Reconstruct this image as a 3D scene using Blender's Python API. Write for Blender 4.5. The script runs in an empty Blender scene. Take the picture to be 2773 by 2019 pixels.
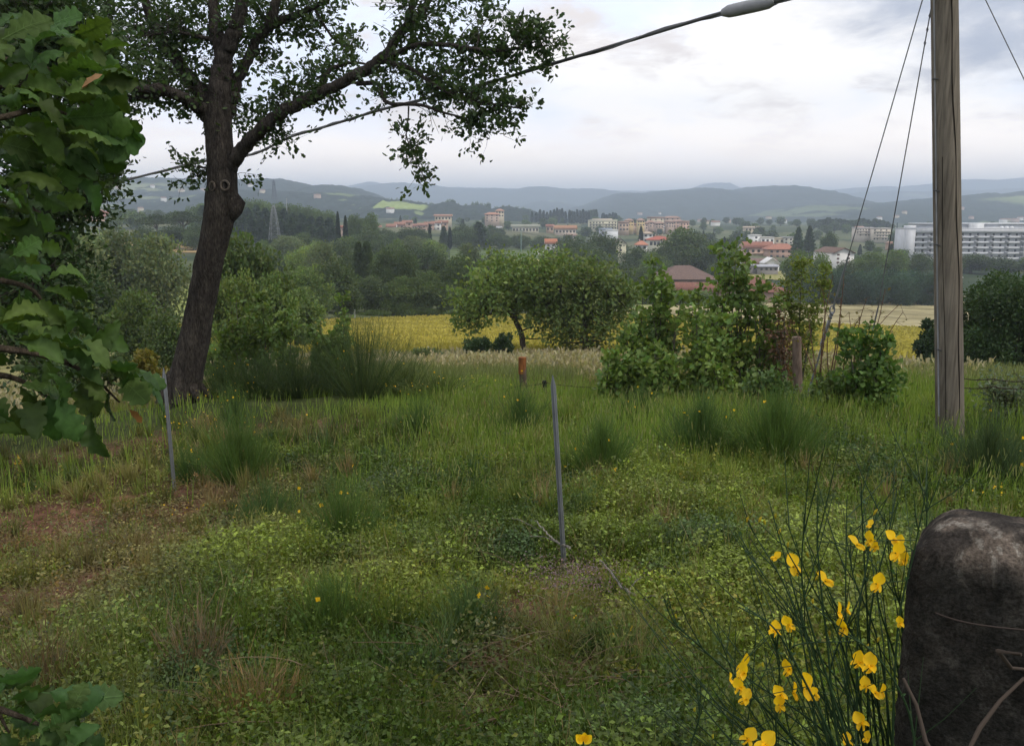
import bpy, math, random
import numpy as np
R = math.radians
rng = np.random.default_rng(7)
random.seed(7)
sc = bpy.context.scene
COL = sc.collection

# ------------------------------------------------------------------ camera
F = 887.0; TH = R(10.2); CT, ST = math.cos(TH), math.sin(TH)
cam = bpy.data.cameras.new('camera'); co = bpy.data.objects.new('camera', cam); COL.objects.link(co)
cam.sensor_width = 36.0; cam.lens = F / 1024 * 36.0; cam.clip_start = 0.05; cam.clip_end = 60000
co.location = (0, 0, 0); co.rotation_euler = (math.pi / 2 - TH, 0, 0)
sc.camera = co
sc.cycles.volume_bounces = 3; sc.cycles.max_bounces = 10; sc.cycles.transparent_max_bounces = 8

# ------------------------------------------------------------------ light
SUN_EL, SUN_AZ = R(52), R(120)        # azimuth clockwise from +Y (view direction)
sc.view_settings.view_transform = 'Standard'; sc.view_settings.look = 'None'
sc.view_settings.exposure = 0.46; sc.view_settings.gamma = 1.0
sun = bpy.data.lights.new('sun', 'SUN'); so = bpy.data.objects.new('sun', sun); COL.objects.link(so)
sun.energy = 1.3; sun.angle = R(14); sun.color = (1.0, 0.93, 0.82)
so.rotation_euler = (math.pi / 2 - SUN_EL, 0, math.pi - SUN_AZ)

w = bpy.data.worlds.new('World'); sc.world = w; w.use_nodes = True
def world():
    nt = w.node_tree; N = nt.nodes; L = nt.links
    for n in list(N): N.remove(n)
    out = N.new('ShaderNodeOutputWorld'); bg = N.new('ShaderNodeBackground'); bg.inputs['Strength'].default_value = 0.1
    L.new(bg.outputs[0], out.inputs[0])
    sky = N.new('ShaderNodeTexSky'); sky.sky_type = 'NISHITA'; sky.sun_disc = False
    sky.sun_elevation = SUN_EL; sky.sun_rotation = SUN_AZ; sky.dust_density = 3.0
    tc = N.new('ShaderNodeTexCoord')
    sep = N.new('ShaderNodeSeparateXYZ'); L.new(tc.outputs['Generated'], sep.inputs[0])
    def math_(op, a, b=None, c=None, clamp=False):
        n = N.new('ShaderNodeMath'); n.operation = op; n.use_clamp = clamp
        for i, v in enumerate((a, b, c)):
            if v is None: continue
            if isinstance(v, (int, float)): n.inputs[i].default_value = v
            else: L.new(v, n.inputs[i])
        return n.outputs[0]
    def ss(v, a, b):
        n = N.new('ShaderNodeMapRange'); n.interpolation_type = 'SMOOTHSTEP'
        L.new(v, n.inputs[0]); n.inputs[1].default_value = a; n.inputs[2].default_value = b
        return n.outputs[0]
    def mix(f, a, b):
        n = N.new('ShaderNodeMix'); n.data_type = 'RGBA'
        if isinstance(f, (int, float)): n.inputs[0].default_value = f
        else: L.new(f, n.inputs[0])
        for k, v in ((6, a), (7, b)):
            if isinstance(v, tuple): n.inputs[k].default_value = (*v, 1)
            else: L.new(v, n.inputs[k])
        return n.outputs[2]
    el = sep.outputs['Z']; x = sep.outputs['X']
    # cloud layer seen as a plane overhead: flatten towards the horizon
    den = math_('ADD', math_('MAXIMUM', el, 0.0), 0.22)
    cx = math_('DIVIDE', sep.outputs['X'], den); cy = math_('DIVIDE', sep.outputs['Y'], den)
    cmb = N.new('ShaderNodeCombineXYZ'); L.new(cx, cmb.inputs[0]); L.new(cy, cmb.inputs[1]); cmb.inputs[2].default_value = 3.7
    def noise(vec, scale, det, rough=0.55, dist=0.0):
        n = N.new('ShaderNodeTexNoise'); L.new(vec, n.inputs['Vector']); n.inputs['Scale'].default_value = scale
        n.inputs['Detail'].default_value = det; n.inputs['Roughness'].default_value = rough
        n.inputs['Distortion'].default_value = dist
        return n.outputs[0]
    n1 = noise(cmb.outputs[0], 1.15, 9, 0.55, 0.3)
    n2 = noise(cmb.outputs[0], 3.1, 10, 0.6, 0.25)
    # blue between clouds
    blue = mix(0.90, sky.outputs[0], (8.8, 9.5, 11.2))
    white = (10.8, 10.3, 9.8); cream = (7.6, 6.9, 6.6); grey = (3.1, 3.5, 4.5)
    cover = ss(math_('ADD', n1, math_('MULTIPLY', x, 0.12)), 0.38, 0.60)
    c = mix(cover, blue, white)
    c = mix(ss(n2, 0.46, 0.66), c, cream)
    # heavy dark bank high above the valley on the right
    bank = math_('ADD', math_('MULTIPLY', x, 0.72), math_('MULTIPLY', el, 1.5))
    bank = math_('ADD', bank, math_('MULTIPLY', math_('SUBTRACT', n2, 0.5), 0.30))
    bank = math_('ADD', bank, math_('MULTIPLY', math_('SUBTRACT', n1, 0.5), 0.25))
    c = mix(math_('MULTIPLY', ss(bank, 0.44, 0.60), 0.92), c, grey)
    # away from the view the cloud deck closes to plain bright overcast
    c = mix(ss(el, 0.5, 0.8), c, (8.2, 8.4, 8.9))
    c = mix(ss(math_('MULTIPLY', sep.outputs['Y'], -1.0), -0.3, 0.2), c, (8.0, 8.2, 8.8))
    hz = ss(el, 0.16, 0.0)
    n = N.new('ShaderNodeMath'); n.operation = 'SUBTRACT'; n.inputs[0].default_value = 1.0; L.new(ss(el, 0.035, 0.125), n.inputs[1])
    c = mix(math_('MULTIPLY', n.outputs[0], 0.8), c, (21.0, 17.8, 14.8))
    c = mix(math_('MULTIPLY', ss(math_('MULTIPLY', el, -1.0), 0.0, 0.1), 1.0), c, (9.0, 8.0, 7.0))
    L.new(c, bg.inputs['Color'])
world()

# ------------------------------------------------------------------ picture <-> place helpers (render pixels)
def zat(py, Y):
    t = (372.5 - py) / F
    return Y * (t * CT - ST) / (CT + t * ST)
def xat(px, Y, z): return (px - 512.0) / F * (Y * CT - z * ST)
def P(px, py, Y):
    z = zat(py, Y); return (xat(px, Y, z), Y, z)
K = 0.4515
def D(dx, dy, Y): return P(dx * K, dy * K, Y)
def proj(x, y, z):
    d = y * CT - z * ST; return 512 + F * x / d, 372.5 - F * (y * ST + z * CT) / d

# ------------------------------------------------------------------ noise
def _h(i, j, s):
    n = (i * 374761393 + j * 668265263 + s * 974634777) & 0xffffffff
    n = ((n ^ (n >> 13)) * 1274126177) & 0xffffffff
    return ((n ^ (n >> 16)) & 0xffff) / 65535.0
def vn(x, y, s=0):
    x = np.asarray(x, float); y = np.asarray(y, float)
    i = np.floor(x).astype(np.int64); j = np.floor(y).astype(np.int64)
    u = x - i; v = y - j; u = u * u * (3 - 2 * u); v = v * v * (3 - 2 * v)
    return (_h(i, j, s) * (1 - u) + _h(i + 1, j, s) * u) * (1 - v) + (_h(i, j + 1, s) * (1 - u) + _h(i + 1, j + 1, s) * u) * v
def fbm(x, y, s=0, o=4):
    a, f, t, n = 0.5, 1.0, 0.0, 0.0
    for k in range(o):
        t = t + a * vn(x * f + 17.3 * k, y * f - 9.1 * k, s + k); n += a; a *= 0.5; f *= 2.03
    return t / n
def sstep(v, a, b):
    t = np.clip((v - a) / (b - a), 0, 1); return t * t * (3 - 2 * t)

# ------------------------------------------------------------------ terrain
TR = np.array([0.01, 3, 6, 10, 16, 20, 30, 60, 100, 180, 300, 450, 600, 800, 1000, 1300, 1500, 2000, 3000, 20000.])
TPX = np.array([-300., 0, 200, 400, 600, 800, 1024, 1400])
TZ = np.array([
 [-1.7, -2.1, -2.80, -3.45, -3.7, -4.3, -6.0, -10.5, -14.0, -18, -18, -15, -12,  -8,  -6,  -4,  -4, -10, -20, -20],
 [-1.7, -2.1, -2.72, -3.35, -3.6, -4.2, -6.0, -10.5, -14.0, -18, -18, -15, -12,  -8,  -6,  -4,  -4, -10, -20, -20],
 [-1.7, -2.1, -2.66, -3.20, -3.32, -3.9, -5.5, -10.0, -14.0, -19, -19, -15, -12,  -9,  -7,  -6,  -8, -12, -20, -20],
 [-1.7, -2.1, -2.58, -3.00, -3.38, -3.9, -5.3, -9.5, -13.5, -20.7, -24, -22, -20, -16, -12, -10, -9, -14, -20, -20],
 [-1.7, -2.1, -2.50, -2.85, -3.40, -3.9, -5.2, -9.5, -13.6, -20.7, -28, -30, -30, -29, -27, -18, -16, -20, -20, -20],
 [-1.7, -2.1, -2.45, -2.75, -3.10, -3.6, -5.0, -9.4, -13.8, -21.0, -29, -30, -30, -29, -27, -18, -20, -22, -22, -20],
 [-1.7, -2.1, -2.40, -2.68, -2.95, -3.4, -4.8, -9.5, -14.0, -21.0, -29.4, -30, -30, -30, -30, -29, -28, -26, -22, -20],
 [-1.7, -2.1, -2.40, -2.68, -2.95, -3.4, -4.8, -9.5, -14.0, -21.0, -29.4, -30, -30, -30, -30, -29, -28, -26, -22, -20]])
LTR = np.log(TR + 2.0)
def gz(x, y, bump=True):
    x = np.asarray(x, float); y = np.asarray(y, float)
    r = np.sqrt(x * x + y * y); yy = np.maximum(y, 0.12 * r + 0.01)
    px = np.clip(512 + F * x / yy / CT, -300, 1400)
    fi = np.clip(np.interp(px, TPX, np.arange(len(TPX))), 0, len(TPX) - 1.001)
    fj = np.clip(np.interp(np.log(r + 2.0), LTR, np.arange(len(TR))), 0, len(TR) - 1.001)
    i = fi.astype(int); j = fj.astype(int); u = fi - i; v = fj - j; v = np.where(v < 0, 0, v)
    z = (TZ[i, j] * (1 - u) + TZ[i + 1, j] * u) * (1 - v) + (TZ[i, j + 1] * (1 - u) + TZ[i + 1, j + 1] * u) * v
    if bump:
        z = z + (fbm(x * 0.9, y * 0.9, 3) - 0.5) * 0.28 * np.clip((r - 1) / 3, 0, 1) * np.clip(1 - (r - 15) / 35, 0, 1)
        z = z + (fbm(x * 0.02, y * 0.02, 5) - 0.5) * 3.0 * np.clip((r - 200) / 300, 0, 1)
    return z
YS = np.exp(np.linspace(math.log(2.5), math.log(3000), 900))
def Yat(px, py):
    z = gz((px - 512) / F * YS * CT, YS); z = gz(xat(px, YS, z), YS)
    pp = proj(0, YS, z)[1]
    k = np.argmax(pp <= py)
    return float(YS[k]) if pp[k] <= py else 3000.0
def G(px, Y):
    z = float(gz(xat(px, Y, -0.17 * Y), Y))
    x = xat(px, Y, z); return (float(x), float(Y), float(gz(x, Y)))

# ------------------------------------------------------------------ mesh builder
class MB:
    def __init__(s): s.V = []; s.F = []; s.n = 0
    def add(s, v, f, col=(0.1, 0.1, 0.1), mat=0):
        v = np.asarray(v, float).reshape(-1, 3); f = np.asarray(f, np.int64)
        m = len(f); c = np.asarray(col, float)
        if c.ndim == 1: c = np.repeat(c[None], m, 0)
        s.V.append(v); s.F.append((f + s.n, c, np.full(m, mat, np.int32))); s.n += len(v)
        return s
    def box(s, x0, x1, y0, y1, z0, z1, col=(.1, .1, .1), mat=0):
        v = [(x, y, z) for x in (x0, x1) for y in (y0, y1) for z in (z0, z1)]
        f = [(0, 1, 3, 2), (4, 6, 7, 5), (0, 4, 5, 1), (2, 3, 7, 6), (0, 2, 6, 4), (1, 5, 7, 3)]
        return s.add(v, f, col, mat)
    def tube(s, pts, rad, sides=6, col=(.1, .1, .1), mat=0, cap=True):
        p = np.asarray(pts, float); n = len(p)
        r = np.full(n, rad) if np.isscalar(rad) else np.asarray(rad, float)
        t = np.gradient(p, axis=0); t /= np.linalg.norm(t, axis=1)[:, None] + 1e-12
        ref = np.array([0, 1, 0.001]) if abs(t[0][1]) < 0.9 else np.array([1.0, 0, 0])
        a = np.cross(t, ref); a /= np.linalg.norm(a, axis=1)[:, None] + 1e-12; b = np.cross(t, a)
        th = np.arange(sides) * 2 * math.pi / sides
        v = p[:, None] + r[:, None, None] * (np.cos(th)[None, :, None] * a[:, None] + np.sin(th)[None, :, None] * b[:, None])
        v = v.reshape(-1, 3); i = np.arange(n - 1)[:, None] * sides; k = np.arange(sides)[None]; k2 = (k + 1) % sides
        f = np.stack([i + k, i + k2, i + sides + k2, i + sides + k], -1).reshape(-1, 4)
        s.add(v, f, col, mat)
        if cap:
            for e, o in ((0, 1), (n - 1, -1)):
                c = np.vstack([v[e * sides:(e + 1) * sides], p[e]])
                s.add(c, [((q + 1) % sides, q, sides) if o > 0 else (q, (q + 1) % sides, sides) for q in range(sides)], col, mat)
        return s
    def scatter(s, tv, tf, pos, axis, scale, col, mat=0, roll=None):
        """copies of a small template (its y axis along 'axis') at each pos"""
        tv = np.asarray(tv, float); tf = np.asarray(tf, np.int64); N = len(pos)
        if N == 0: return s
        a = axis / (np.linalg.norm(axis, axis=1)[:, None] + 1e-9)
        q = rng.normal(size=(N, 3)) if roll is None else roll
        x = np.cross(a, q); x /= np.linalg.norm(x, axis=1)[:, None] + 1e-9; z = np.cross(x, a)
        sc_ = np.asarray(scale, float)
        if sc_.ndim == 1: sc_ = np.repeat(sc_[:, None], 3, 1)
        v = pos[:, None] + tv[None, :, 0, None] * (x * sc_[:, 0:1])[:, None] + tv[None, :, 1, None] * (a * sc_[:, 1:2])[:, None] + tv[None, :, 2, None] * (z * sc_[:, 2:3])[:, None]
        f = (tf[None] + (np.arange(N) * len(tv))[:, None, None]).reshape(-1, tf.shape[1])
        c = np.asarray(col, float)
        if c.ndim == 1: c = np.repeat(c[None], N, 0)
        return s.add(v.reshape(-1, 3), f, np.repeat(c, len(tf), 0), mat)
    def mesh(s, name, mats, smooth=False):
        me = bpy.data.meshes.new(name); V = np.concatenate(s.V)
        tot = [len(f) for f, _, _ in s.F]; li = np.concatenate([f.ravel() for f, _, _ in s.F])
        ls = []; o = 0
        for f, _, _ in s.F:
            k = f.shape[1]; ls.append(o + np.arange(len(f)) * k); o += len(f) * k
        ls = np.concatenate(ls); C = np.concatenate([c for _, c, _ in s.F]); M = np.concatenate([m for _, _, m in s.F])
        me.vertices.add(len(V)); me.vertices.foreach_set('co', V.astype(np.float32).ravel())
        me.loops.add(len(li)); me.loops.foreach_set('vertex_index', li.astype(np.int32))
        me.polygons.add(len(ls)); me.polygons.foreach_set('loop_start', ls.astype(np.int32))
        me.polygons.foreach_set('material_index', M)
        if smooth: me.polygons.foreach_set('use_smooth', np.ones(len(ls), bool))
        at = me.attributes.new('col', 'FLOAT_VECTOR', 'FACE'); at.data.foreach_set('vector', C.astype(np.float32).ravel())
        for m in mats: me.materials.append(m)
        me.update(calc_edges=True)
        return me
    def build(s, name, mats, parent=None, smooth=False):
        if not isinstance(mats, (list, tuple)): mats = [mats]
        o = bpy.data.objects.new(name, s.mesh(name, mats, smooth)); COL.objects.link(o)
        if parent: o.parent = parent
        return o

def tag(o, label=None, cat=None, group=None, kind=None):
    if label: o['label'] = label
    if cat: o['category'] = cat
    if group: o['group'] = group
    if kind: o['kind'] = kind
    return o
def empty(name, loc, label, cat, group=None, rz=0.0):
    o = bpy.data.objects.new(name, None); COL.objects.link(o); o.location = loc; o.rotation_euler[2] = rz
    o.empty_display_size = 0.2
    return tag(o, label, cat, group)
def copy_tree(o, parent=None):
    c = o.copy(); COL.objects.link(c)
    if parent: c.parent = parent
    for ch in list(o.children): copy_tree(ch, c)
    return c

# ------------------------------------------------------------------ materials
def mat(name, rough=0.8, attr=True, base=(.1, .1, .1), trans=0.0, vary=0.0, spec=0.2, metal=0.0, nz=None, bump=None, alpha=None):
    """procedural surface: colour from the piece's own 'col' value, broken up by noise in object space"""
    m = bpy.data.materials.new(name); m.use_nodes = True; nt = m.node_tree; N = nt.nodes; L = nt.links
    b = N['Principled BSDF']; b.inputs['Roughness'].default_value = rough; b.inputs['Specular IOR Level'].default_value = spec
    b.inputs['Metallic'].default_value = metal
    if attr:
        a = N.new('ShaderNodeAttribute'); a.attribute_name = 'col'; c = a.outputs['Vector']
    else:
        a = N.new('ShaderNodeRGB'); a.outputs[0].default_value = (*base, 1); c = a.outputs[0]
    tc = N.new('ShaderNodeTexCoord')
    def mul(c, f):
        v = N.new('ShaderNodeVectorMath'); v.operation = 'SCALE'; L.new(c, v.inputs[0]); L.new(f, v.inputs['Scale']); return v.outputs[0]
    def rng_(s, lo, hi, a=0.0, b_=1.0):
        r = N.new('ShaderNodeMapRange'); L.new(s, r.inputs[0]); r.inputs[1].default_value = a; r.inputs[2].default_value = b_
        r.inputs[3].default_value = lo; r.inputs[4].default_value = hi; return r.outputs[0]
    if vary:
        oi = N.new('ShaderNodeObjectInfo'); c = mul(c, rng_(oi.outputs['Random'], 1 - vary, 1 + vary))
    for s in (nz or ()):
        n = N.new('ShaderNodeTexNoise'); mp = N.new('ShaderNodeMapping'); L.new(tc.outputs['Object'], mp.inputs[0])
        mp.inputs['Scale'].default_value = s[0]; L.new(mp.outputs[0], n.inputs['Vector']); n.inputs['Scale'].default_value = 1.0
        n.inputs['Detail'].default_value = 6; n.inputs['Roughness'].default_value = 0.6
        c = mul(c, rng_(n.outputs[0], s[1], s[2], 0.3, 0.7))
    L.new(c, b.inputs['Base Color'])
    if bump:
        n = N.new('ShaderNodeTexNoise'); mp = N.new('ShaderNodeMapping'); L.new(tc.outputs['Object'], mp.inputs[0])
        mp.inputs['Scale'].default_value = bump[0]; L.new(mp.outputs[0], n.inputs['Vector']); n.inputs['Scale'].default_value = 1.0
        n.inputs['Detail'].default_value = 8; n.inputs['Roughness'].default_value = 0.65
        bp = N.new('ShaderNodeBump'); bp.inputs['Strength'].default_value = bump[1]; bp.inputs['Distance'].default_value = bump[2]
        L.new(n.outputs[0], bp.inputs['Height']); L.new(bp.outputs[0], b.inputs['Normal'])
    if trans:
        t = N.new('ShaderNodeBsdfTranslucent'); ms = N.new('ShaderNodeMixShader'); ms.inputs[0].default_value = trans
        v = N.new('ShaderNodeVectorMath'); v.operation = 'MULTIPLY'; L.new(c, v.inputs[0]); v.inputs[1].default_value = (1.5, 1.6, 0.7)
        L.new(v.outputs[0], t.inputs[0])
        L.new(b.outputs[0], ms.inputs[1]); L.new(t.outputs[0], ms.inputs[2]); L.new(ms.outputs[0], N['Material Output'].inputs[0])
    return m
M = {
 'leaf': mat('leaf', 0.55, trans=0.3, vary=0.22, spec=0.3),
 'bigleaf': mat('broad_leaf', 0.6, trans=0.3, spec=0.2, nz=[((60, 60, 60), 0.75, 1.2)]),
 'grass': mat('grass_blade', 0.6, trans=0.3, spec=0.2),
 'bark': mat('bark', 0.95, nz=[((9, 9, 2.5), 0.5, 1.5), ((42, 42, 11), 0.45, 1.9)], bump=((30, 30, 8), 1.0, 0.10), spec=0.1),
 'twig': mat('twig', 0.9, spec=0.1),
 'soil': mat('soil_and_turf', 0.95, nz=[((0.9, 0.9, 0.9), 0.8, 1.2), ((9, 9, 9), 0.6, 1.4)], bump=((14, 14, 14), 0.8, 0.04), spec=0.05),
 'field': mat('field_crop', 0.9, nz=[((0.05, 0.5, 0.5), 0.88, 1.12), ((0.9, 3, 3), 0.85, 1.15)], spec=0.05),
 'hill': mat('far_hillside', 0.95, nz=[((0.02, 0.02, 0.02), 0.8, 1.2)], spec=0.0),
 'wood': mat('grey_pole_wood', 0.85, nz=[((30, 30, 1.6), 0.55, 1.35), ((3, 3, 0.8), 0.8, 1.2)], bump=((60, 60, 3), 0.5, 0.01), spec=0.15),
 'rotwood': mat('rusty_wood', 0.9, nz=[((25, 25, 5), 0.5, 1.5)], bump=((40, 40, 6), 0.6, 0.01), spec=0.1),
 'steel': mat('galvanised_steel', 0.55, nz=[((14, 14, 9), 0.75, 1.2)], metal=0.35, spec=0.4),
 'cable': mat('cable_sheath', 0.6, spec=0.4, nz=[((5, 5, 5), 0.8, 1.2)]),
 'stone': mat('lichened_stone', 0.95, nz=[((14, 14, 14), 0.5, 1.6), ((130, 130, 130), 0.5, 1.7)], bump=((70, 70, 70), 1.0, 0.02), spec=0.1),
 'wall': mat('render_wall', 0.9, nz=[((0.4, 0.4, 0.3), 0.9, 1.08)], spec=0.1),
 'tile': mat('clay_tile', 0.9, nz=[((1.6, 1.6, 1.6), 0.7, 1.3), ((5, 0.6, 5), 0.8, 1.2)], bump=((4, 0.3, 4), 0.5, 0.05), spec=0.1),
 'glass': mat('window_dark', 0.25, spec=0.5),
 'petal': mat('petal', 0.5, trans=0.35, spec=0.2),
}

# templates -----------------------------------------------------------
LEAF = ([(0, 0, 0), (-.30, .45, .07), (0, 1, -.05), (.30, .45, .07)], [(0, 3, 2), (0, 2, 1)])
CARD = ([(-.5, 0, 0), (.5, .15, .1), (.35, 1, 0), (-.45, .85, -.1)], [(0, 1, 2), (0, 2, 3)])
def blade_t(b, seg=3, w=1.0):
    v = []; f = []
    for i in range(seg):
        t = i / seg; y = t * (1 - 0.25 * b * t); z = b * t * t * 0.7; ww = 0.5 * w * (1 - t ** 1.5)
        v += [(-ww, y, z), (ww, y, z)]
    v.append((0, 1 - 0.25 * b, b * 0.7))
    for i in range(seg - 1): f += [(2 * i, 2 * i + 1, 2 * i + 3), (2 * i, 2 * i + 3, 2 * i + 2)]
    f.append((2 * seg - 2, 2 * seg - 1, 2 * seg)); return v, f
BLADES = [blade_t(b) for b in (0.1, 0.35, 0.7)]
STEM = ([(-.5, 0, 0), (.5, 0, 0), (0, 0, .8), (0, 1, 0)], [(0, 1, 3), (1, 2, 3), (2, 0, 3)])

def jit(n, base, dv=0.25, dh=0.12):
    base = np.asarray(base, float); k = 1 + rng.uniform(-dv, dv, (n, 1)); h = rng.uniform(-dh, dh, (n, 1))
    c = np.repeat(base[None], n, 0) * k; c[:, 0:1] *= 1 + h * 1.6; c[:, 2:3] *= 1 - h; return np.clip(c, 0.002, 1)
def mixc(a, b, t): return np.asarray(a)[None] * (1 - t[:, None]) + np.asarray(b)[None] * t[:, None]
def sph(n):
    v = rng.normal(size=(n, 3)); return v / np.linalg.norm(v, axis=1)[:, None]

# ================================================================== GROUND
def soil_patch(x, y):
    """0..1: bare earth showing through"""
    def e(cx, cy, rx, ry): return np.clip(1.25 - np.sqrt(((x - cx) / rx) ** 2 + ((y - cy) / ry) ** 2), 0, 1)
    m = np.maximum.reduce([e(-4.6, 9.3, 2.2, 2.0) * 0.95, e(-2.9, 8.2, 1.2, 0.9), e(-3.7, 6.6, 1.2, 0.8) * 0.8, e(-2.6, 13.5, 2.2, 0.8) * 0.45,
        e(0.20, 5.0, 0.62, 0.7), e(0.15, 4.2, 0.55, 0.5), e(0.85, 4.7, 0.45, 0.4) * .7, e(-1.2, 5.9, 0.7, 0.5) * .5, e(-6, 12.5, 2, 0.9) * .6])
    return np.clip(m * 2.6 * (fbm(x * 1.5, y * 1.5, 31) * .6 + fbm(x * 5, y * 5, 33) * .9 - .22) - 0.12, 0, 1)
def ground_col(x, y):
    r = np.sqrt(x * x + y * y)
    n = fbm(x * 0.7, y * 0.7, 11); n2 = fbm(x * 3, y * 3, 12)
    g = mixc((.028, .040, .012), (.055, .065, .020), n2)
    s = mixc((.105, .050, .030), (.17, .092, .060), n2)
    c = g * (1 - soil_patch(x, y)[:, None]) + s * soil_patch(x, y)[:, None]
    mid = mixc((.14, .15, .05), (.24, .21, .09), sstep(n, .3, .7)); t = sstep(r, 17, 26)[:, None]
    c = c * (1 - t) + mid * t
    f1 = fbm(x * 0.010, y * 0.010, 21); f2 = fbm(x * 0.03, y * 0.006, 22)
    far = mixc((.035, .052, .026), (.095, .11, .05), sstep(f1, .48, .60)); far = far * (1 - sstep(f2, .55, .66)[:, None] * .6) + np.array([.17, .16, .08]) * (sstep(f2, .55, .66)[:, None] * .6)
    t = sstep(r, 90, 200)[:, None]
    c = c * (1 - t) + far * t
    t = sstep(r, 1500, 3000)[:, None]
    return c * (1 - t) + np.array([.05, .075, .035]) * t
def ground():
    r = np.concatenate([[0.0], np.exp(np.linspace(math.log(0.4), math.log(16000), 470))])
    az = np.radians(np.concatenate([np.linspace(-180, -48, 34, endpoint=False), np.linspace(-48, 48, 240, endpoint=False), np.linspace(48, 180, 34, endpoint=False)]))
    rr, aa = np.meshgrid(r, az, indexing='ij'); x = rr * np.sin(aa); y = rr * np.cos(aa)
    z = gz(x, y); n = len(az); i = np.arange(len(r) - 1)[:, None] * n; k = np.arange(n)[None]; k2 = (k + 1) % n
    f = np.stack([i + k, i + k2, i + n + k2, i + n + k], -1).reshape(-1, 4)[:, ::-1]
    V = np.stack([x, y, z], -1).reshape(-1, 3); c = ground_col(V[f].mean(1)[:, 0], V[f].mean(1)[:, 1])
    o = MB().add(V, f, c).build('ground', M['soil'], smooth=True); tag(o, kind='structure')
ground()

def sheet(name, px0, px1, near, far, colf, dz=0.05, nu=160, nv=90, m='field', kind='structure'):
    """a field laid on the ground between two outlines given as px -> py"""
    px = np.linspace(px0, px1, nu); V = []
    for p in px:
        ya, yb = Yat(p, near(p)), Yat(p, far(p)); Y = ya * (yb / ya) ** np.linspace(0, 1, nv)
        x = (p - 512) / F * (Y * CT + 0.17 * Y * ST); z = gz(x, Y); x = xat(p, Y, z); V.append(np.stack([x, Y, gz(x, Y) + dz], -1))
    V = np.array(V); i = np.arange(nu - 1)[:, None] * nv; k = np.arange(nv - 1)[None]
    f = np.stack([i + k, i + nv + k, i + nv + k + 1, i + k + 1], -1).reshape(-1, 4)
    V = V.reshape(-1, 3); c = colf(V[f].mean(1)); o = MB().add(V, f, c).build(name, M[m], smooth=True)
    return tag(o, kind=kind)
I = lambda *a: (lambda p, xs=[q[0] for q in a], ys=[q[1] for q in a]: float(np.interp(p, xs, ys)))
wheat_near = I((180, 357), (300, 357), (380, 354), (450, 352), (560, 360), (700, 362), (900, 360), (1100, 356))
wheat_far = I((180, 326), (290, 324), (330, 321), (460, 316), (560, 315), (640, 315), (700, 318), (800, 324), (930, 329), (1100, 330))
def wheat_col(p):
    n = fbm(p[:, 0] * .06, p[:, 1] * .25, 41); n2 = vn(p[:, 0] * .9, p[:, 1] * .9, 42)
    return mixc((.30, .26, .055), (.44, .37, .09), sstep(n * .7 + n2 * .3, .25, .75))
sheet('wheat_field', 170, 1120, wheat_near, wheat_far, wheat_col, dz=0.10, nu=300, nv=260)
def dry_col(p):
    n = fbm(p[:, 0] * .05, p[:, 1] * .12, 43)
    return mixc((.20, .17, .085), (.36, .31, .17), sstep(n, .3, .7)) * (0.7 + 0.6 * vn(p[:, 0] * .5, p[:, 1] * .5, 44))[:, None]
sheet('dry_meadow', 610, 1120, I((610, 315.5), (640, 314.5), (700, 317.5), (800, 323.5), (930, 328.5), (1120, 329.5)), I((610, 306), (700, 304), (800, 303), (1120, 302)), dry_col, dz=0.2)
g1 = lambda a, b: (lambda p: mixc(a, b, fbm(p[:, 0] * .03, p[:, 1] * .015, 45)))
sheet('green_field', 450, 570, I((450, 262), (570, 266)), I((450, 247), (570, 249)), lambda p: mixc((.055, .085, .032), (.12, .15, .055), (np.sin(p[:, 1] * .25 + p[:, 0] * .03) > 0) * .6 + .4 * vn(p[:, 0] * .1, p[:, 1] * .1, 3)), dz=.3)
sheet('pale_field', 455, 562, I((455, 268), (562, 266.5)), I((455, 262.5), (562, 259)), g1((.26, .26, .09), (.36, .30, .10)), dz=.5)
sheet('light_field', 740, 800, I((740, 279), (800, 281)), I((740, 270), (800, 272)), g1((.22, .22, .08), (.30, .26, .10)), dz=.3)
sheet('near_meadow', 560, 660, I((560, 314), (660, 313)), I((560, 299), (660, 299)), g1((.16, .20, .06), (.24, .24, .09)), dz=.2)
sheet('slope_field', 150, 205, I((150, 318), (205, 318)), I((150, 290), (205, 284)), g1((.16, .20, .05), (.24, .25, .07)), dz=.3)
sheet('stubble_field', 60, 210, I((60, 253), (210, 253)), I((60, 243), (210, 240)), g1((.30, .22, .09), (.38, .25, .12)), dz=.3)

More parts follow.
